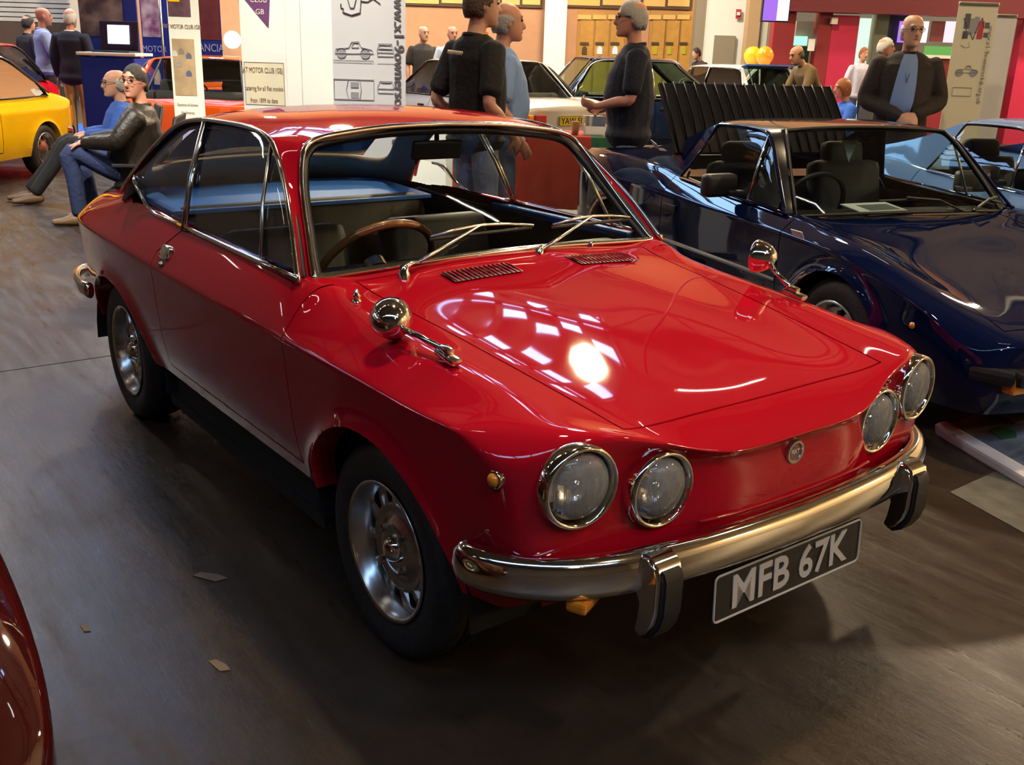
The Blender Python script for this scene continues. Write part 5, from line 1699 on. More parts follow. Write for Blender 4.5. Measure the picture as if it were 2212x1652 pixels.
btext(e, 'Operation of Services', U(392), Z(226), .034, INK, sx=.62); btext(e, 'Fiat Motoring', U(392), Z(243), .034, INK, sx=.62)
bprint(e, U(364), U(428), Z(262), Z(300), mat('lilac_ink', (.42, .34, .60), .6))
# blue club display behind it
BLUEB = mat('royal_blue_vinyl', (.012, .03, .30), .5)
e, U, Z = banner('blue_club_display', 'wide royal blue display panel lettered LANCIA MOTOR CLUB', 303, 476, -60, 16.4, BLUEB)
bprint(e, U(305), U(350), Z(-50), Z(82), mat('photo_white_violet', (.62, .55, .66), .5, noise=(6, .5, (.25, .08, .22))), 'printed_photo')
bprint(e, U(424), U(474), Z(-50), Z(84), mat('photo_oxblood', (.17, .035, .045), .5, noise=(6, .3)), 'printed_photo')
btext(e, 'LANCIA', U(448), Z(102), .16, mat('pale_blue_ink', (.45, .50, .75), .6), sx=.8); btext(e, 'MOTOR', U(328), Z(108), .13, MATS['pale_blue_ink'], sx=.8); btext(e, 'CLUB', U(452), Z(133), .17, MATS['pale_blue_ink'], sx=.8)
k = MB(); k.prism([(U(322), Z(184)), (U(338), Z(184)), (U(337), Z(164)), (U(334), Z(150)), (U(330), Z(148)), (U(326), Z(152)), (U(323), Z(166))], 'Y', -.007, -.0045); k.obj('pictured_car', WHITE, e)
p_ = at(352, 100, 15.9); k = MB(); k.sweep([(0, 0, .03), (0, 0, 2.6)], .022, n=10); k.lathe([(.001, .03), (.16, .03), (.17, 0), (.001, 0)], 20); po = k.obj('display_pole', CHROME_DULL, None, True); po.location = (p_.x, p_.y, 0); tag(po, 'slim chrome pole standing before the blue display', 'pole')
# white club banner in two folds
e, U, Z = banner('club_banner', 'white club banner with purple pennant logo and boxed club text', 516, 616, -60, 7.4, WVIN, yaw=-.12)
k = MB(); k.prism([(U(530), Z(0)), (U(585), Z(0)), (U(580), Z(60))], 'Y', -.007, -.0045); k.obj('pennant_logo', PURP, e)
k = MB(); k.prism([(U(530), Z(0)), (U(585), Z(0)), (U(588), Z(-40)), (U(524), Z(-40))], 'Y', -.0068, -.0045); k.obj('pennant_logo', PURP, e)
btext(e, 'CLUB', U(560), Z(0), .05, IVORY, y=-.0085); btext(e, 'GB', U(562), Z(26), .05, IVORY, y=-.0085)
bx = bprint(e, U(521), U(610), Z(135), Z(226), mat('cream_text_box', (.80, .72, .52), .5))
k = MB()
for (a, b) in (((521, 135), (610, 135)), ((610, 135), (610, 226)), ((521, 135), (521, 226))):
    k.sweep([(U(a[0]), -.0068, Z(a[1])), (U(b[0]), -.0068, Z(b[1]))], .002, n=4)
k.obj('text_box_rule', INK, e)
btext(e, 'FIAT MOTOR CLUB (GB)', U(560), Z(152), .052, INK, sx=.56, y=-.0085); btext(e, 'catering for all Fiat models', U(564), Z(191), .044, INK, sx=.60, y=-.0085); btext(e, 'from 1899 to date', U(563), Z(217), .044, INK, sx=.62, y=-.0085)
e, U, Z = banner('club_banner', 'plain bright white banner between the pennant banner and the owners banner', 616, 716, -60, 7.1, WVIN, yaw=.08)
k = MB(); k.sweep([(U(648), -.005, Z(-40)), (U(648), -.005, Z(300))], .0015, n=4); k.obj('printed_rule', mat('pale_rule', (.6, .62, .6), .6), e)
# owners club banner with line drawings
e, U, Z = banner('owners_club_banner', 'pale grey owners club banner with car line drawings and upright web address', 716, 876, -60, 6.7, GVIN)
btext(e, 'www.x1-9ownersclub.org.uk', U(861), Z(165), .088, DGREY, rot=-pi / 2, sx=1.05, bold=.0015)
def line(pts, r=.0022, m=GREYI):
    k = MB(); k.sweep([(U(p[0]), -.0062, Z(p[1])) for p in pts], r, n=4); return k.obj('printed_line', m, e)
line([(737, 10), (737, 18), (742, 20), (741, 28), (760, 34), (778, 28), (781, 0)], .004, DGREY); line([(752, 0), (757, 18), (765, 18), (770, 0)], .003, DGREY); line([(780, 3), (795, 4), (806, -4), (822, 8)], .003, DGREY)
def car_side(u, v, s):
    line([(u, v + 14 * s), (u + 2 * s, v + 4 * s), (u + 30 * s, v + 1 * s), (u + 37 * s, v - 12 * s), (u + 52 * s, v - 13 * s), (u + 57 * s, v - 1 * s), (u + 80 * s, v + 4 * s), (u + 84 * s, v + 12 * s), (u, v + 14 * s)])
    line([(u + 36 * s, v), (u + 41 * s, v - 10 * s), (u + 51 * s, v - 10 * s), (u + 52 * s, v), (u + 36 * s, v)])
    for uu in (u + 14 * s, u + 66 * s):
        k = MB(); k.lathe([(.001, 0), (.026, 0), (.030, .001), (.030, .004)], 18, (0, 0, 0), 'Y', Euler((0, 0, pi)).to_matrix(), ); o = k.obj('printed_wheel', GREYI, e); o.data.transform(Matrix.Translation((U(uu), -.0045, Z(v + 13 * s))))
car_side(722, 103, 1.0)
line([(815, 120), (814, 108), (818, 93), (846, 93), (850, 108), (849, 120), (815, 120)]); line([(817, 105), (847, 105)]); line([(815, 112), (849, 112)]); line([(820, 96), (844, 96), (846, 104), (818, 104), (820, 96)])
line([(718, 130), (806, 130)], .0012); line([(718, 135), (806, 135)], .0012); line([(814, 135), (850, 135)], .0012)
line([(718, 172), (806, 172), (806, 215), (718, 215), (718, 172)]); line([(750, 172), (745, 194), (750, 215)]); line([(775, 172), (778, 194), (775, 215)]); bprint(e, U(755), U(772), Z(178), Z(190), GREYI, 'printed_seat'); bprint(e, U(755), U(772), Z(200), Z(213), GREYI, 'printed_seat')
line([(815, 199), (814, 187), (820, 174), (846, 174), (850, 187), (849, 199), (815, 199)]); line([(815, 190), (849, 190)]); line([(822, 177), (844, 177)])
# right-hand leaning banner
e, U, Z = banner('cream_owners_banner', 'cream banner with dark and red logo behind the pale blue sports car', 2062, 2150, 8, 9.0, mat('cream_vinyl', (.70, .66, .50), .5), yaw=.05)
for (u0, v0, u1, v1, m) in ((2094, 30, 2102, 62, DGREY), (2106, 40, 2112, 75, GREYI), (2116, 36, 2122, 70, GREYI), (2126, 45, 2134, 84, MATS['notice_red']), (2094, 68, 2102, 84, DGREY), (2140, 48, 2146, 60, DGREY), (2140, 70, 2146, 80, DGREY)):
    bprint(e, U(u0 - 14), U(u1 - 10), Z(v0), Z(v1), m, 'printed_logo')
line([(2078, 40), (2088, 60), (2082, 84), (2096, 70), (2104, 86), (2112, 50), (2118, 38), (2124, 60)], .004, DGREY)
line([(2080, 98), (2090, 104), (2100, 102), (2096, 92)], .002)
car_side(2078, 150, .6); line([(2078, 190), (2078, 208), (2120, 208), (2120, 190), (2078, 190)])
btext(e, 'www.x1-9ownersclub.org.uk', U(2140), Z(140), .055, GREYI, rot=-pi / 2, sx=1.0)
e, U, Z = banner('cream_owners_banner', 'grey-white edge banner standing behind the cream one', 2146, 2190, 34, 9.6, GVIN)

# ================================================================== tables, boards and clutter
# tricolour table
tb = empty('display_table', hall(.02, 9.55, 0), HALL_YAW, 'folding display table under a red, white and green flag cloth', 'table')
k = MB(); k.box((0, 0, .735), (1.80, .70, .03), b=.006); k.obj('table_top', WHITE, tb)
for (x, y) in ((-.8, -.28), (.8, -.28), (-.8, .28), (.8, .28)):
    k = MB(); k.sweep([(x, y, 0), (x, y, .72)], .015, n=8); k.obj('table_leg', CHROME_DULL, tb)
CR, CG, CW = mat('flag_red_cloth', (.34, .03, .02), .85), mat('flag_green_cloth', (.015, .10, .05), .85), mat('flag_white_cloth', (.7, .68, .62), .85)
cl = empty('flag_tablecloth', hall(.02, 9.55, 0), HALL_YAW, 'red, white and green flag cloth hanging over the display table', 'tablecloth')
def cloth(x0, x1, m, nm):
    n = 24; v = []; f = []
    for i in range(n + 1):
        x = x0 + (x1 - x0) * i / n
        w = .012 * sin(x * 37) + .008 * sin(x * 61)
        v += [(x, .36, .752), (x, -.352, .752), (x, -.362, .742), (x, -.365 + w * .6, .45), (x, -.37 + w * 1.5, .10)]
    for i in range(n):
        for j in range(4):
            a = i * 5 + j; f.append((a, a + 1, a + 6, a + 5))
    mesh(nm, v, f, m, cl, True)
cloth(-.92, -.62, CW, 'white_band'); cloth(-.62, .62, CR, 'red_band'); cloth(.62, .93, CG, 'green_band')
def on_table(dx, dy): return hall(.02 + dx, 9.55 + dy, .754)
e = empty('paper_cup', on_table(.48, -.20), 0, 'brown paper coffee cup on the display table', 'cup')
k = MB(); k.lathe([(.001, .004), (.030, 0), (.042, .115), (.044, .118), (.041, .116), (.029, .008), (.001, .008)], 24); k.obj('cup_wall', mat('kraft_brown', (.45, .30, .14), .7), e, True)
e = empty('leaflet_box', on_table(.66, -.15), HALL_YAW, 'white leaflet box with brochures on the display table', 'box')
k = MB(); k.box((0, 0, .005), (.20, .12, .01)); k.box((0, .055, .07), (.20, .01, .13)); k.box((-.095, 0, .05), (.01, .12, .10)); k.box((.095, 0, .05), (.01, .12, .10)); k.box((0, -.055, .04), (.20, .01, .08)); k.obj('box_tray', WHITE, e)
for i in range(4):
    k = MB(); k.box((-.05 + .03 * i, .0 - .012 * i + .02, .10), (.13, .006, .14), (.15, 0, .04 * i)); k.obj('brochure', mat('brochure_%d' % i, [(.7, .68, .6), (.35, .30, .2), (.75, .75, .7), (.15, .2, .3)][i], .5), e)
for i, (dx, dy, a, c, lb) in enumerate(((.30, -.20, .3, (.75, .74, .7), 'white leaflet lying flat left of the coffee cup'), (.84, -.22, -.2, (.5, .42, .28), 'tan leaflet lying at the green end of the table'), (.10, -.1, .1, (.6, .2, .12), 'red brochure lying mid table'), (-.35, -.15, .5, (.72, .7, .6), 'cream leaflet lying near the white cloth band'))):
    k = MB(); k.box((0, 0, .003), (.21, .15, .005)); o = k.obj('leaflet', mat('leaflet_%d' % i, c, .5)); o.location = on_table(dx, dy); o.rotation_euler = (0, 0, HALL_YAW + a); tag(o, lb, 'leaflet')
# striped A-board and white boards seen through the coupe
e = empty('folding_sign', hall(-.86, 7.9, 0), HALL_YAW + .2, 'white folding information board behind the red coupe', 'board')
for s in (-1, 1):
    k = MB(); k.box((0, .16 * s, .46), (.55, .02, .95), (.16 * s, 0, 0), b=.004); o = k.obj('sign_panel', WHITE, e)
for i, c in enumerate(((.6, .05, .03), (.75, .5, .03), (.3, .32, .36))):
    k = MB(); k.box((-.20 + i * .03, -.205 - .003, .46 - .2 * i), (.10, .012, .28), (-.16, 0, 0)); k.obj('sign_stripe', mat('stripe_%d' % i, c, .5), e)
# blue trade stand with laptop
e = empty('blue_stand', hall(*( (lambda p: ((p - CAM_LOC).dot(RGT), (p - CAM_LOC).dot(FWD)))(at(252, 150, 14.0)) ), 0), HALL_YAW, 'royal blue cloth-covered stand with a white top under the laptop', 'stand')
k = MB(); zt = zrow(252, 117, 14.0); k.box((0, 0, zt / 2 - .02), (.72, .60, zt - .04), b=.02); k.obj('blue_cloth', mat('royal_blue_cloth', (.008, .03, .42), .8), e)
k = MB(); k.box((0, 0, zt), (.78, .66, .04), b=.01); k.obj('white_top', WHITE, e)
lp = empty('laptop', Vector((e.location.x, e.location.y, zt + .02)), HALL_YAW, 'dark laptop with a glowing white screen on the blue stand', 'laptop')
k = MB(); k.box((.02, -.05, .012), (.50, .34, .024), b=.008); k.obj('keyboard_base', BLACK, lp)
k = MB(); k.box((.02, .14, .21), (.52, .025, .38), (-.12, 0, 0), b=.01); k.obj('screen_lid', mat('laptop_violet_black', (.02, .010, .04), .4), lp)
k = MB(); k.box((.02, .117, .23), (.29, .006, .24), (-.12, 0, 0)); k.obj('screen_picture', emit_mat('laptop_white', (.9, .95, 1), 2.6), lp)
e = empty('photo_board', hall(*( (lambda p: ((p - CAM_LOC).dot(RGT), (p - CAM_LOC).dot(FWD)))(at(235, 40, 15.4)) ), 0), HALL_YAW, 'tall photo board with a grey car picture behind the laptop stand', 'board')
c, w_, h_ = hrect(182, -60, 306, 60, 15.4); zt = zrow(240, -60, 15.4)
k = MB(); k.box((0, 0, zt / 2 + .007), (w_, .04, zt - .014)); k.obj('board_panel', MATS['royal_blue_vinyl'], e)
k = MB(); k.box((-.10, -.024, zrow(240, 12, 15.4)), (w_ * .76, .006, .85)); k.obj('printed_photo', mat('photo_grey_car', (.24, .20, .22), .4, noise=(4, .7, (.05, .03, .05))), e)
# blue carpet of the stand
k = MB(); k.box((0, 0, .006), (2.5, 3.4, .012)); o = k.obj('stand_carpet', mat('bright_blue_carpet', (.01, .10, .62), .9)); o.location = hall(-7.75, 16.4, 0); o.rotation_euler = (0, 0, HALL_YAW); tag(o, 'bright blue carpet under the club stand at the left', 'carpet')
# display board on the floor before the navy car
a0, a1 = at_z(2036, 924, .03), at_z(2250, 1050, .03)
xd = (a1 - a0).normalized(); yd = Vector((-xd.y, xd.x, 0))
if yd.dot(FWD) < 0: yd = -yd
Lb = (a1 - a0).length + .35
Mb = frame_mat(a0, xd, (yd + Vector((0, 0, .28))))
e = empty('display_board', (0, 0, 0), 0, 'white-framed picture board leaning on the floor before the navy sports car', 'display board')
k = MB(); k.box((Lb / 2, .20, 0), (Lb, .42, .02), b=.004); o = k.obj('board_panel', mat('board_print_blue', (.10, .13, .20), .4, noise=(5, .8, (.35, .40, .45))), e); o.data.transform(Mb)
k = MB(); k.box((Lb / 2, -.005, .0), (Lb + .02, .055, .055), b=.014); o = k.obj('board_frame', WHITE, e); o.data.transform(Mb)
for (x, y, c) in ((.20, .14, (.05, .16, .08)), (.34, .24, (.6, .62, .6)), (.45, .12, (.03, .15, .06)), (.12, .26, (.5, .52, .55))):
    k = MB(); k.prism([(x - .05, y - .03), (x + .04, y - .04), (x + .06, y + .01), (x + .01, y + .04), (x - .05, y + .02)], 'Z', .010, .013); o = k.obj('printed_shape', mat('print_%d' % int(x * 100), c, .5), e); o.data.transform(Mb)
k = MB(); k.box((Lb / 2, .36, -.06), (.05, .02, .14)); o = k.obj('rear_strut', BLACK, e); o.data.transform(Mb)
# floor mat at the right
q = [at_z(2052, 1062, .004), at_z(2150, 1018, .004), at_z(2420, 1110, .004), at_z(2330, 1215, .004)]
k = MB(); k.add([p for p in q] + [p - Vector((0, 0, .0035)) for p in q], [(0, 1, 2, 3), (7, 6, 5, 4), (0, 4, 5, 1), (1, 5, 6, 2), (2, 6, 7, 3), (3, 7, 4, 0)]); o = k.obj('floor_mat', mat('grey_green_mat', (.17, .16, .12), .7, noise=(14, .3))); tag(o, 'thin grey-green floor mat at the right below the picture board', 'mat')
# litter scraps on the floor at the left
for (u, v, a, s_, lb) in ((455, 1245, .6, .05, 'pale scrap of tape on the floor left of the front wheel'), (475, 1437, .2, .035, 'small brownish scrap on the floor at the bottom left'), (185, 1357, .1, .022, 'tiny dark scrap on the floor near the maroon car')):
    p = at_z(u, v, .001); k = MB(); k.prism([(-s_, -s_ * .3), (s_ * .6, -s_ * .4), (s_, s_ * .2), (s_ * .2, s_ * .35), (-s_ * .8, s_ * .2)], 'Z', 0, .0015); o = k.obj('floor_scrap', mat('scrap_tan', (.22, .16, .11), .8)); o.location = p; o.rotation_euler = (0, 0, a); tag(o, lb, 'scrap')
# ================================================================== people
SKIN = mat('skin', (.58, .30, .19), .5, noise=(12, .12)); SKIN2 = mat('skin_ruddy', (.60, .27, .18), .5, noise=(12, .12))
EYE = mat('eye_dark', (.03, .02, .02), .3); LIP = mat('lip', (.38, .14, .11), .5)
HAIR = {'brown': mat('hair_brown', (.07, .04, .022), .6, bump=(90, .6)), 'grey': mat('hair_grey', (.36, .34, .31), .6, bump=(90, .6)), 'white': mat('hair_white', (.62, .60, .56), .6, bump=(90, .6)),
        'dark': mat('hair_dark', (.025, .018, .014), .6, bump=(90, .6)), 'red': mat('hair_auburn', (.30, .10, .03), .6, bump=(90, .6))}
def blob(mb, p, rx, ry, rz, n=10, m=8, rot=None):
    pr = [(sin(pi * i / m), -cos(pi * i / m)) for i in range(m + 1)]
    v = []; f = []
    for i in range(n):
        a = 2 * pi * i / n
        for (r, h) in pr:
            q = Vector((rx * r * cos(a), ry * r * sin(a), rz * h))
            if rot is not None: q = rot @ q
            v.append(q + Vector(p))
    M_ = m + 1
    for i in range(n):
        i2 = (i + 1) % n
        for k in range(m): f.append((i * M_ + k, i2 * M_ + k, i2 * M_ + k + 1, i * M_ + k + 1))
    mb.add(v, f)
def limb(mb, pts, rads, lat=None, n=12, flat=1.0):
    """tapered closed tube with rounded ends; rads = radius or (depth, width) per point"""
    P = [Vector(p) for p in pts]
    rr = [(q, q) if not isinstance(q, tuple) else q for q in rads]
    # refine
    Q = []; Rr = []
    S_ = spline(P, 4)
    for i in range(len(P) - 1):
        for k in range(4):
            t = k / 4; t = t * t * (3 - 2 * t)
            Rr.append((rr[i][0] + (rr[i + 1][0] - rr[i][0]) * t, rr[i][1] + (rr[i + 1][1] - rr[i][1]) * t))
    Rr.append(rr[-1]); Q = S_
    # caps
    d0 = (Q[0] - Q[1]).normalized(); d1 = (Q[-1] - Q[-2]).normalized()
    c0 = [(Q[0] + d0 * Rr[0][0] * .55, .55), (Q[0] + d0 * Rr[0][0] * .28, .85)]
    c1 = [(Q[-1] + d1 * Rr[-1][0] * .28, .85), (Q[-1] + d1 * Rr[-1][0] * .55, .55)]
    QQ = [c[0] for c in c0] + Q + [c[0] for c in c1]
    RR = [(Rr[0][0] * c[1], Rr[0][1] * c[1]) for c in c0] + Rr + [(Rr[-1][0] * c[1], Rr[-1][1] * c[1]) for c in c1]
    v = []; f = []
    L = Vector(lat) if lat is not None else Vector((0, 1, 0))
    for i, p in enumerate(QQ):
        a = QQ[max(0, i - 1)]; b = QQ[min(len(QQ) - 1, i + 1)]
        t = (b - a).normalized()
        y = (L - t * L.dot(t))
        if y.length < .1: y = Vector((1, 0, 0)) - t * t.x
        y.normalize(); x = y.cross(t)
        for j in range(n):
            an = 2 * pi * j / n
            v.append(p + x * (RR[i][0] * cos(an)) + y * (RR[i][1] * sin(an)))
    for i in range(len(QQ) - 1):
        for j in range(n):
            j2 = (j + 1) % n; f.append((i * n + j, i * n + j2, (i + 1) * n + j2, (i + 1) * n + j))
    f.append(tuple(range(n - 1, -1, -1))); f.append(tuple((len(QQ) - 1) * n + j for j in range(n)))
    mb.add(v, f)
def fuse(name, mb, m, parent, vox, smooth=2, wrinkle=0.0):
    """closed tubes melted into one continuous surface"""
    o = mesh('tmp_' + name, mb.v, mb.f)
    fix_normals(o)
    md = o.modifiers.new('r', 'REMESH'); md.mode = 'VOXEL'; md.voxel_size = vox; md.use_smooth_shade = True
    if smooth:
        sm_ = o.modifiers.new('s', 'SMOOTH'); sm_.factor = .5; sm_.iterations = smooth
    bpy.context.view_layer.update()
    me = bpy.data.meshes.new_from_object(o.evaluated_get(bpy.context.evaluated_depsgraph_get()))
    bpy.data.objects.remove(o)
    me.name = name; me.materials.clear(); me.materials.append(m); me.shade_smooth()
    return link(bpy.data.objects.new(name, me), parent)
def hand(mb, wrist, d, palm_n, side, curl=.5, k=1.0):
    """palm and five fingers; d = direction of the fingers, palm_n = where the palm faces, side = +1/-1 thumb side sign"""
    d = Vector(d).normalized(); pn = Vector(palm_n); pn = (pn - d * pn.dot(d)).normalized(); w = d.cross(pn).normalized() * side
    limb(mb, [wrist, wrist + d * .045 * k, wrist + d * .085 * k], [(.018 * k, .026 * k), (.016 * k, .038 * k), (.013 * k, .038 * k)], lat=w, n=10)
    for i, (off, ln) in enumerate(((.030, .068), (.010, .078), (-.010, .072), (-.028, .056))):
        b = wrist + d * .085 * k + w * off * k
        c1 = (d * cos(curl * .7) + pn * sin(curl * .7)); c2 = (d * cos(curl * 1.6) + pn * sin(curl * 1.6)); c3 = (d * cos(curl * 2.3) + pn * sin(curl * 2.3))
        p1 = b + c1 * ln * .45 * k; p2 = p1 + c2 * ln * .32 * k; p3 = p2 + c3 * ln * .25 * k
        limb(mb, [b, p1, p2, p3], [.0095 * k, .0088 * k, .0080 * k, .0070 * k], n=7)
    t0 = wrist + d * .030 * k + w * .028 * k
    t1 = t0 + (w * .75 + d * .6 + pn * .25).normalized() * .038 * k; t2 = t1 + (w * .25 + d * .9 + pn * .45 * (1 + curl)).normalized() * .034 * k
    limb(mb, [t0, t1, t2], [.013 * k, .0105 * k, .0085 * k], n=7)

def head_parts(root, mb_skin, c, fwd, up, k, hair, glasses=False, bald=0.0, detail=True, long_hair=False, stub=False):
    """adds head geometry to the skin mesh (c = skull centre) and makes hair, eyes, mouth as parts"""
    fwd = Vector(fwd).normalized(); up = Vector(up).normalized(); lat = up.cross(fwd).normalized(); fwd = lat.cross(up)
    def P(x, y, z): return c + fwd * (x * k) + lat * (y * k) + up * (z * k)
    rings = [(-.118, .030, .024, .058), (-.108, .050, .040, .046), (-.085, .070, .054, .028), (-.055, .086, .064, .014), (-.02, .095, .072, .003), (.015, .098, .075, -.002), (.045, .099, .076, -.004), (.075, .092, .072, -.008), (.10, .072, .058, -.012), (.118, .038, .032, -.014)]
    n = 20; v = []; f = []
    for (z, rx, ry, ox) in rings:
        for j in range(n):
            a = 2 * pi * j / n
            v.append(P(ox + rx * cos(a) * (1.0 if cos(a) > 0 else 1.02), ry * sin(a), z))
    for i in range(len(rings) - 1):
        for j in range(n):
            j2 = (j + 1) % n; f.append((i * n + j, i * n + j2, (i + 1) * n + j2, (i + 1) * n + j))
    f.append(tuple(range(n - 1, -1, -1))); f.append(tuple((len(rings) - 1) * n + j for j in range(n)))
    mb_skin.add(v, f)
    limb(mb_skin, [P(.088, 0, .022), P(.106, 0, -.008), P(.112, 0, -.026), P(.092, 0, -.034)], [.011 * k, .013 * k, .016 * k, .013 * k], n=8)          # nose
    limb(mb_skin, [P(.083, -.045, .038), P(.094, 0, .041), P(.083, .045, .038)], [.009 * k, .010 * k, .009 * k], n=8)                                   # brow
    blob(mb_skin, P(.085, 0, -.098), .020 * k, .022 * k, .018 * k)                                                                                   # chin
    for s in (-1, 1): blob(mb_skin, P(-.012, .077 * s, -.005), .020 * k, .010 * k, .032 * k, rot=Matrix((fwd, lat, up)).transposed())
    if detail:
        for s in (-1, 1):
            e_ = MB(); blob(e_, P(.088, .031 * s, .014), .010 * k, .013 * k, .008 * k, rot=Matrix((fwd, lat, up)).transposed()); e_.obj('eye', EYE, root, True)
            b_ = MB(); limb(b_, [P(.094, .016 * s, .036), P(.095, .032 * s, .041), P(.086, .050 * s, .036)], [.0035 * k] * 3, n=6); b_.obj('eyebrow', HAIR[hair], root, True)
        m_ = MB(); limb(m_, [P(.088, -.024, -.062), P(.099, 0, -.060), P(.088, .024, -.062)], [.0045 * k, .007 * k, .0045 * k], n=7); m_.obj('mouth', LIP, root, True)
    if glasses:
        g = MB()
        for s in (-1, 1):
            cc = P(.108, .032 * s, .010)
            g.sweep([cc + lat * (.024 * k * cos(t * pi / 8)) + up * (.018 * k * sin(t * pi / 8)) for t in range(16)], .0022 * k, n=5, closed=True, up=fwd)
            g.sweep([P(.106, .056 * s, .014), P(.05, .080 * s, .016), P(-.01, .084 * s, .012)], .002 * k, n=5)
        g.sweep([P(.110, -.010, .014), P(.112, 0, .017), P(.110, .010, .014)], .002 * k, n=5)
        g.obj('spectacles', BLACK, root)
    # hair: shell over the skull above a hairline
    n = 28; m = 14; v = []; f = []
    keep = []
    for i in range(m + 1):
        th = pi * .70 * i / m
        for j in range(n):
            a = 2 * pi * j / n
            z = cos(th); r = sin(th)
            x = r * cos(a); y = r * sin(a)
            front = max(0, cos(a))
            lim = .40 + (.22 if bald < .5 else 0)
            hl = -.50 + max(0, cos(a) + .35) * .72 + .06 * sin(5 * a + 1) + .04 * sin(11 * a)        # hairline height (unit sphere z)
            if long_hair: hl = -.95 + max(0, front - .25) * 1.9
            ok = z > hl and (bald < .5 or z < .45 - front * .9) and (bald < .9)
            th_ = 1.0 + .048 * min(1, max(0, (z - hl) / .22)) + .008 * sin(5 * a + 3 * i)
            zz = z * .1262 * th_ + .0
            base = P(-.004 + x * .1062 * th_, y * .0825 * th_, zz - (.03 if z < 0 else 0) * abs(z))
            inn = P(-.006 + x * .090, y * .068, zz * .86)
            v.append(base if ok else inn); keep.append(ok)
    for i in range(m):
        for j in range(n):
            j2 = (j + 1) % n
            q = (i * n + j, i * n + j2, (i + 1) * n + j2, (i + 1) * n + j)
            if any(keep[t] for t in q): f.append(q)
    if f:
        ho = fix_normals(mesh('hair', v, f, HAIR[hair], root, True)); 
    return P

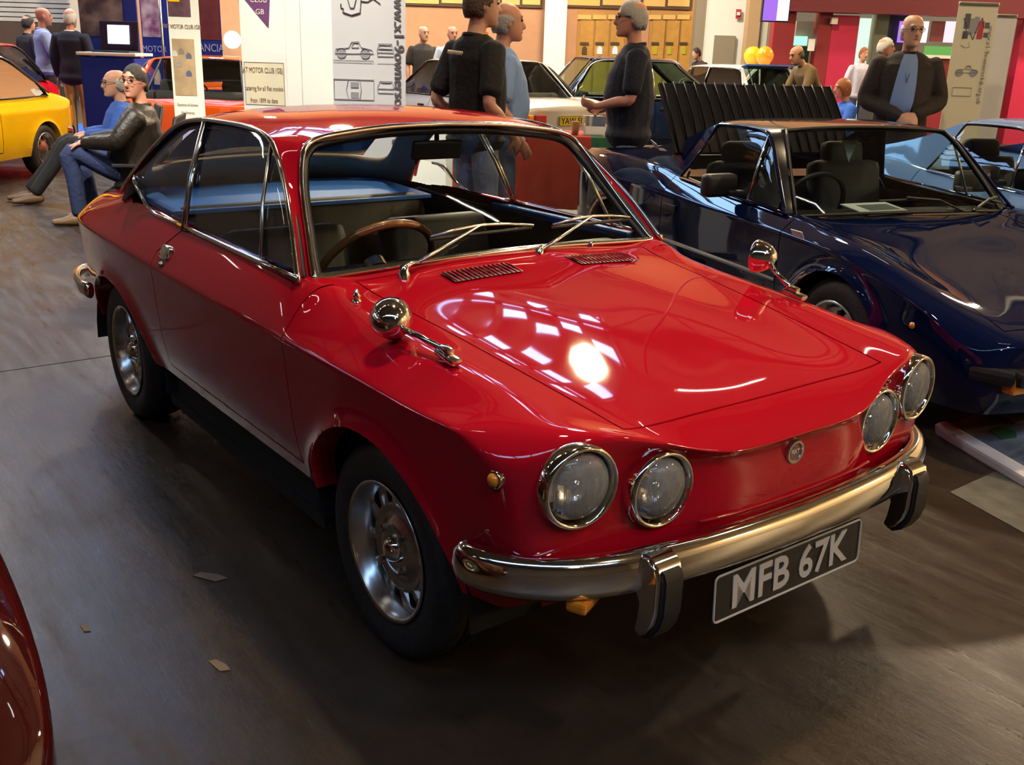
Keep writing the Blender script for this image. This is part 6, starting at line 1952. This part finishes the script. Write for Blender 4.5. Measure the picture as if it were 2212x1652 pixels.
def person(label, pos, yaw, H=1.75, hair='brown', skin=None, top=(.02, .02, .02), legs=(.03, .05, .12), shoes=(.05, .03, .02), sleeve='short', arms=None, look=0.0, glasses=False, bald=0.0,
           vox=.012, seated=False, lean=0.0, foot=None, jacket=None, tilt=0.0, belly=0.0, long_hair=False, detail=True, group=None, name='person', topname='shirt', hem=.90, wide=1.0, seat=.40, rough=.85):
    """standing or seated figure; local +x is forwards. arms: {'L': (elbow, wrist, finger dir, palm dir), 'R': ...} at 1.75 m scale"""
    skin = skin or SKIN
    k = H / 1.75
    root = empty(name, pos, yaw, label, 'person', group)
    TOP = mat('cloth_top_%d' % int(sum(c * w for c, w in zip(top, (1e4, 1e6, 1e8)))), top, rough, bump=(35, .35)); LEG = mat('cloth_leg_%d' % int(sum(c * w for c, w in zip(legs, (1e4, 1e6, 1e8)))), legs, .85, bump=(35, .35)); SH = mat('shoe_%d' % int(shoes[0] * 1000), shoes, .5)
    hipz = seat if seated else .93
    def B(x, y, z):                                   # spine frame: lean forwards above the hips
        dz = z - hipz
        return Vector((x + sin(lean) * max(dz, 0), y, hipz + (cos(lean) * dz if dz > 0 else dz))) * k
    o = seat - .93 if seated else 0.0                         # seated torso sits lower
    S_ = lambda z: z + o
    sw = .185 * wide
    spine = [(0, .93, .118 + belly * .3, .168 * wide), (0, 1.02, .122 + belly * .6, .162 * wide), (.012, 1.12, .118 + belly, .158 * wide), (.010, 1.24, .122 + belly * .5, .168 * wide), (-.005, 1.36, .118, .182 * wide), (-.015, 1.43, .088, .150), (-.015, 1.475, .062, .078)]
    neck = [B(-.015, 0, S_(1.45)), B(-.002, 0, S_(1.52)), B(.012, 0, S_(1.58))]
    hc = B(.028, 0, S_(1.645))
    if arms is None: arms = {}
    A = {}
    for s, kk in ((1, 'L'), (-1, 'R')):
        sh = B(-.015, sw * s, S_(1.405))
        d_ = arms.get(kk)
        if d_ is None: d_ = ((-.03, .255 * s, S_(1.13)), (.05, .265 * s, S_(.88)), (.15, 0, -1), (0, -s, 0))
        A[kk] = (sh, Vector(d_[0]) * k, Vector(d_[1]) * k, Vector(d_[2]), Vector(d_[3]), d_[4] if len(d_) > 4 else .45)
    J = {}
    for s, kk in ((1, 'L'), (-1, 'R')):
        hp = Vector((0, .092 * s, hipz)) * k
        if seated:
            ft = foot[kk] if foot else (.46, .12 * s, .08)
            kn = Vector((.46, .13 * s, (.545 if seat < .45 else .52))) * k if not (foot and len(ft) > 3) else Vector(ft[3]) * k
            an = Vector(ft[:3]) * k
        else:
            ft = foot[kk] if foot else (0, .10 * s, .08)
            an = Vector(ft[:3]) * k; kn = Vector(((hp.x + an.x) / 2 / k + .02, (.10 * s + ft[1]) / 2, .50)) * k
        J[kk] = (hp, kn, an)
    # ---- skin: head, neck, arms, hands, and the body under the clothes
    b = MB()
    limb(b, neck, [.058 * k, .053 * k, .052 * k])
    limb(b, [B(x, 0, S_(z)) for x, z, _, _ in spine], [(rx * .86 * k, ry * .86 * k) for _, _, rx, ry in spine], lat=(0, 1, 0))
    for s, kk in ((1, 'L'), (-1, 'R')):
        sh, el, wr, fd, pdv, cu_ = A[kk]
        limb(b, [sh, sh.lerp(el, .5), el, el.lerp(wr, .35), wr], [.050 * k, .045 * k, .037 * k, .038 * k, .025 * k])
        hand(b, wr, fd, pdv, 1 if s > 0 else -1, cu_, k)
        hp, kn, an = J[kk]
        limb(b, [hp, hp.lerp(kn, .5), kn, kn.lerp(an, .35), an], [.075 * k, .066 * k, .048 * k, .047 * k, .032 * k])
    lk = Matrix.Rotation(look, 3, 'Z')
    head_parts(root, b, hc, lk @ Vector((cos(tilt), 0, -sin(tilt))), Vector((sin(lean * .6), 0, 1)), k, hair, glasses, bald, detail, long_hair)
    fuse('body', b, skin, root, min(vox, .010) if detail else vox, 1)
    # ---- top
    t = MB()
    sp = [q for q in spine if q[1] < 1.46]
    ex = .016 if jacket is None else .024
    low = [(0, hem - (0 if not seated else 0), .128 + belly * .4 + ex * .4, .184 * wide + ex * .4)]
    pts = ([low[0]] if hem < .93 else []) + sp
    limb(t, [B(x, 0, S_(z)) for x, z, _, _ in pts], [((rx + ex) * k, (ry + ex) * k) for _, _, rx, ry in pts], lat=(0, 1, 0), n=18)
    for s, kk in ((1, 'L'), (-1, 'R')):
        sh, el, wr, *_ = A[kk]
        if sleeve == 'short': limb(t, [sh - Vector((0, .02 * s, 0)), sh.lerp(el, .45), sh.lerp(el, .80)], [(.068 + ex * .5) * k, (.064 + ex * .4) * k, (.062 + ex * .4) * k])
        else: limb(t, [sh - Vector((0, .02 * s, 0)), sh.lerp(el, .5), el, el.lerp(wr, .5), el.lerp(wr, .93)], [(.068 + ex * .6) * k, (.060 + ex * .6) * k, (.050 + ex * .6) * k, (.046 + ex * .5) * k, (.038 + ex * .4) * k])
    to = fuse(topname, t, TOP, root, vox, 2)
    t = MB(); t.sweep([B(-.012, 0, S_(1.475)) + Vector((.066 * k * cos(a), .070 * k * sin(a), .010 * k * cos(a) * -1)) for a in [2 * pi * i / 20 for i in range(20)]], .012 * k, .016 * k, n=6, closed=True); t.obj('collar', mat('collar_%d' % int(sum(c * w for c, w in zip(jacket or top, (1e4, 1e6, 1e8)))), jacket or top, .8), to, True)
    # ---- trousers
    t = MB()
    limb(t, [B(0, 0, S_(.90)), B(0, 0, S_(.985)), B(0, 0, S_(1.03))], [(.110 * k, .162 * k), (.104 * k, .150 * k), (.088 * k, .130 * k)], lat=(0, 1, 0))
    for kk in 'LR':
        hp, kn, an = J[kk]
        limb(t, [hp, hp.lerp(kn, .4), kn, kn.lerp(an, .45), kn.lerp(an, .96)], [.080 * k, .082 * k, .066 * k, .062 * k, .058 * k])
    fuse('trousers', t, LEG, root, vox, 2)
    for s, kk in ((1, 'L'), (-1, 'R')):
        hp, kn, an = J[kk]
        fdv = Vector((1, .12 * s, 0)).normalized() if not foot or len(foot[kk]) < 5 else Vector(foot[kk][4]).normalized()
        t = MB(); base = Vector((an.x, an.y, an.z - .035 * k))
        limb(t, [base - fdv * .05 * k, base + fdv * .05 * k + Vector((0, 0, -.005)), base + fdv * .13 * k - Vector((0, 0, .014 * k)), base + fdv * .185 * k - Vector((0, 0, .018 * k))], [(.040 * k, .036 * k), (.044 * k, .040 * k), (.028 * k, .044 * k), (.022 * k, .034 * k)], lat=(0, 1, 0))
        zmin_ = min(v.z for v in t.v); 
        if not foot or foot[kk][2] < .12:
            for v in t.v: v.z = max(v.z, .002 if zmin_ < .002 else v.z)
            dz = min(v.z for v in t.v) - .001
            for v in t.v: v.z -= dz
        t.obj('shoe', SH, root, True)
    return root, B, hc, k

def P_at(u, d, v=120):
    p = at(u, v, d); return Vector((p.x, p.y, .012 if u < 170 else 0))
def Y(a): return HALL_YAW + radians(a)

# man in black T-shirt, back turned, right arm bent to the hip
r_, B_, hc_, k_ = person('man in black T-shirt and pale jeans standing with back turned behind the red coupe', P_at(1030, 6.35), Y(38), 1.82, 'brown', top=(.006, .005, .005), legs=(.26, .32, .40), shoes=(.04, .03, .03),
    arms={'R': ((-.10, -.27, 1.12), (.10, -.235, .93), (.6, .3, -.6), (0, 1, 0)), 'L': ((-.10, .27, 1.12), (.10, .235, .93), (.6, -.3, -.6), (0, -1, 0))}, belly=.03, wide=1.06, look=-.25, vox=.011)
t = MB(); sq = []
for i in range(30):
    x = -.075 + i * .15 / 29
    sq.append((-.150 - .004 * cos(x * 12), x, 1.385 + .010 * sin(i * 2.1) + x * .05))
t.sweep([Vector(p) * k_ for p in sq], .004, .005, n=5); t.obj('printed_script', mat('pale_yellow_print', (.75, .70, .45), .6), r_)
t = MB(); t.sweep([B_(-.012, 0, 1.485) + Vector((.070 * cos(a), .076 * sin(a), .012 * cos(a))) for a in [2 * pi * i / 20 for i in range(20)]], .007, n=6, closed=True); t.obj('lanyard', mat('orange_lanyard', (.8, .28, .04), .7), r_)
# light blue shirt behind him
person('man in light blue shirt mostly hidden behind the black T-shirt man', P_at(1086, 6.95), Y(15), 1.74, 'grey', skin=SKIN2, top=(.22, .34, .62), legs=(.10, .13, .22), arms={'R': ((-.06, -.25, 1.12), (.08, -.24, .90), (.5, .2, -.8), (0, 1, 0))}, belly=.05, bald=.6, vox=.013)
# navy polo man facing left
person('man in navy polo shirt and pale jeans facing left beside the navy sports car', P_at(1368, 7.65), Y(178), 1.81, 'grey', skin=SKIN2, top=(.005, .006, .016), legs=(.30, .33, .36), shoes=(.06, .05, .05), glasses=True,
    arms={'L': ((.02, .25, 1.12), (.25, .14, 1.06), (.9, -.3, .25), (0, -.8, .5), .9), 'R': ((-.02, -.26, 1.12), (.20, -.18, 1.02), (.9, .4, .1), (0, .8, .5), .9)}, belly=.05, wide=1.10, hem=.86, vox=.011)
# tall man in dark jacket facing us
r_, B_, hc_, k_ = person('tall white-haired man in dark jacket and blue shirt facing the camera', P_at(1962, 8.7), Y(-100), 1.82, 'white', top=(.018, .011, .008), legs=(.03, .03, .035), sleeve='long', jacket=(.16, .24, .45), glasses=True, bald=.55, look=.20,
    arms={'L': ((.02, .28, 1.12), (.26, .06, 1.02), (.3, -.9, -.2), (-.6, -.2, -.3), .8), 'R': ((.02, -.28, 1.12), (.27, -.03, 1.00), (.3, .9, -.2), (-.6, .2, -.3), .8)}, belly=.05, wide=1.14, hem=.80, topname='jacket', vox=.012)
v = []; f = []; zs_ = [(1.475, .085, .045, .10), (1.43, .118, .060, .17), (1.36, .148, .070, .20), (1.24, .190, .080, .22), (1.12, .213, .085, .22), (1.04, .200, .080, .22), (.98, .180, .070, .22)]
for (z, fx, hw_, ry) in zs_:
    for j in range(7):
        y = hw_ * (j - 3) / 3 - (1.47 - z) * .10
        v.append(Vector((fx * sqrt(max(.1, 1 - (y / ry) ** 2)) + .010, y, z)) * k_)
for i in range(len(zs_) - 1):
    for j in range(6): f.append((i * 7 + j, i * 7 + j + 1, i * 7 + j + 8, i * 7 + j + 7))
mesh('blue_shirt_front', v, f, mat('blue_shirt', (.16, .24, .45), .8), r_, True)
t = MB(); t.sweep([Vector((.06, -.05, 1.50)) * k_, Vector((.205, -.02, 1.26)) * k_, Vector((.06, .05, 1.50)) * k_], .006, n=6); t.obj('lanyard', mat('navy_lanyard', (.02, .03, .10), .7), r_)
# seated men on folding chairs
def folding_chair(label, p, yaw, h=0.0):
    e = empty('folding_chair', p, yaw, label, 'chair'); FB = mat('chair_black_canvas', (.015, .013, .013), .8)
    k = MB(); k.box((.20, 0, .285), (.46, .50, .02), b=.008); k.obj('canvas_seat', FB, e)
    k = MB(); k.box((-.09, 0, .60), (.03, .50, .56), (0, -.18, 0), b=.012); k.obj('canvas_back', FB, e)
    for s in (-1, 1):
        for (a, b_) in (((.42, .27 * s, .011), (-.02, .27 * s, .30)), ((-.06, .27 * s, .011), (.42, .27 * s, .30)), ((-.02, .27 * s, .28), (-.15, .27 * s, .88))):
            k = MB(); k.sweep([a, b_], .011, n=8); k.obj('leg', BLACK, e, True)
        k = MB(); k.box((.16, .28 * s, .50), (.40, .05, .025), b=.008); k.obj('armrest', FB, e)
    if h: e.scale = (1, 1, 1 + h)
    k = MB(); k.sweep([(-.06, -.27, .03), (.42, .27, .27)], .009, n=8); k.sweep([(-.06, .27, .03), (.42, -.27, .27)], .009, n=8); k.obj('cross_brace', BLACK, e, True)
    return e
ps = P_at(282, 8.35); ya = Y(190)
folding_chair('black canvas folding chair under the man in the leather jacket', ps - Vector((cos(ya), sin(ya), 0)) * .20, ya)
LEATH = (.020, .014, .010)
person('seated man in dark leather jacket and jeans with hands on his knees', ps, ya, 1.88, 'dark', skin=SKIN2, top=LEATH, legs=(.022, .034, .10), shoes=(.20, .11, .05), sleeve='long', jacket=(.03, .02, .015), seated=True, look=1.15, lean=-.06, glasses=True,
    arms={'L': ((.10, .30, .64), (.36, .15, .615), (.9, -.15, -.25), (0, 0, -1), .35), 'R': ((.10, -.31, .64), (.38, -.14, .615), (.9, .1, -.25), (0, 0, -1), .35)}, foot={'L': (.44, .13, .08), 'R': (.40, -.13, .08)}, wide=1.30, belly=.09, seat=.34, topname='jacket', hem=.90, vox=.011, rough=.42)
ps = P_at(250, 9.6); ya = Y(205)
folding_chair('black folding chair under the man with spectacles, mostly hidden', ps - Vector((cos(ya), sin(ya), 0)) * .20, ya)
person('seated man in spectacles and blue shirt beyond the leather jacket man', ps, ya, 1.76, 'grey', top=(.03, .09, .36), legs=(.015, .014, .018), shoes=(.16, .09, .045), sleeve='long', jacket=(.02, .02, .025), seated=True, look=.10, glasses=True, bald=.55,
    arms={'L': ((.08, .25, .62), (.32, .12, .61), (.9, -.2, -.2), (0, 0, -1), .35), 'R': ((.08, -.26, .62), (.32, -.12, .61), (.9, .2, -.2), (0, 0, -1), .35)}, foot={'L': (.80, .12, .10), 'R': (.84, -.08, .10)}, seat=.34, belly=.04, vox=.012)
# standing group at the far left
person('man in navy pullover and khaki trousers standing with his back to the camera', P_at(158, 15.0), Y(88), 1.80, 'white', skin=SKIN2, top=(.012, .014, .035), legs=(.62, .40, .12), shoes=(.05, .03, .02), sleeve='long', jacket=(.8, .8, .78), wide=1.08, hem=.86, vox=.016)
person('balding man in pale blue shirt beside the navy pullover man', P_at(98, 15.7), Y(35), 1.83, 'white', skin=SKIN2, top=(.30, .36, .62), legs=(.04, .02, .035), sleeve='long', bald=.95, arms={'R': ((.06, -.27, 1.14), (.22, -.10, 1.30), (.3, .3, .9), (1, 0, 0))}, vox=.016)
person('dark-haired person in dark top half hidden at the far left', P_at(66, 17.2), Y(60), 1.74, 'dark', top=(.025, .018, .018), legs=(.03, .02, .03), sleeve='long', vox=.018, detail=False)
# two men by the peach wall
person('bald man in dark T-shirt standing before the peach wall', P_at(914, 18.0), Y(-70), 1.80, 'dark', top=(.03, .026, .022), legs=(.05, .05, .06), bald=.95, look=.3, vox=.016, wide=1.05)
person('bald smiling man in light blue shirt before the peach wall', P_at(976, 17.4), Y(-75), 1.80, 'brown', skin=SKIN2, top=(.50, .58, .72), legs=(.05, .05, .06), bald=.95, look=.2, vox=.016, wide=1.08)
# people at the kiosk
ps = P_at(1848, 12.6)
person('seated auburn-haired woman in bright blue jacket at the cafe table', ps, Y(190), 1.64, 'red', top=(.03, .14, .62), legs=(.13, .09, .035), sleeve='long', seated=True, lean=.12, long_hair=True, seat=.52, arms={'L': ((.14, .22, .78), (.36, .12, .78), (1, -.2, .1), (0, 0, -1), .5), 'R': ((.14, -.22, .78), (.36, -.12, .78), (1, .2, .1), (0, 0, -1), .5)}, vox=.014)
folding_chair('dark cafe chair under the auburn-haired woman', ps - Vector((cos(Y(190)), sin(Y(190)), 0)) * .20, Y(190), .38)
person('man in brown jacket bending over near the crimson wall', P_at(1772, 15.2), Y(200), 1.74, 'brown', top=(.17, .11, .05), legs=(.05, .05, .06), sleeve='long', lean=.55, bald=.6, vox=.016, arms={'L': ((.35, .22, 1.02), (.48, .10, .80), (.3, 0, -1), (0, -1, 0)), 'R': ((.35, -.22, 1.02), (.48, -.10, .80), (.3, 0, -1), (0, 1, 0))}, jacket=(.2, .13, .06), topname='jacket')
person('kiosk worker in white top and blue apron by the lit doorway', P_at(1864, 19.2), Y(-80), 1.70, 'red', top=(.62, .58, .70), legs=(.06, .05, .16), vox=.018, detail=False)
person('man in black coat standing left of the tall man', P_at(1906, 14.2), Y(-20), 1.76, 'white', skin=SKIN2, top=(.014, .012, .011), legs=(.02, .02, .022), sleeve='long', jacket=(.02, .018, .016), vox=.016, wide=1.1, topname='coat')
person('stooping person in dark clothes by the white lobby wall', P_at(1522, 22.5), Y(-150), 1.66, 'dark', top=(.03, .022, .02), legs=(.02, .02, .02), sleeve='long', lean=.3, vox=.02, detail=False)
# cafe table before the woman
e = empty('cafe_table', P_at(1764, 12.35), HALL_YAW, 'red cafe table in front of the auburn-haired woman', 'table')
k = MB(); k.lathe([(.001, .72), (.38, .72), (.39, .735), (.38, .75), (.001, .75)], 32); k.obj('table_top', mat('cafe_red', (.40, .03, .03), .4), e)
k = MB(); k.sweep([(0, 0, .02), (0, 0, .72)], .03, n=10); k.lathe([(.001, .03), (.22, .015), (.23, 0), (.001, 0)], 24); k.obj('pedestal', CHROME_DULL, e)
e2 = empty('paper_cup', P_at(1790, 12.3) + Vector((0, 0, .751)), 0, 'white paper cup on the cafe table', 'cup')
k = MB(); k.lathe([(.001, .004), (.030, 0), (.042, .14), (.001, .14)], 20); k.obj('cup_wall', WHITE, e2, True)
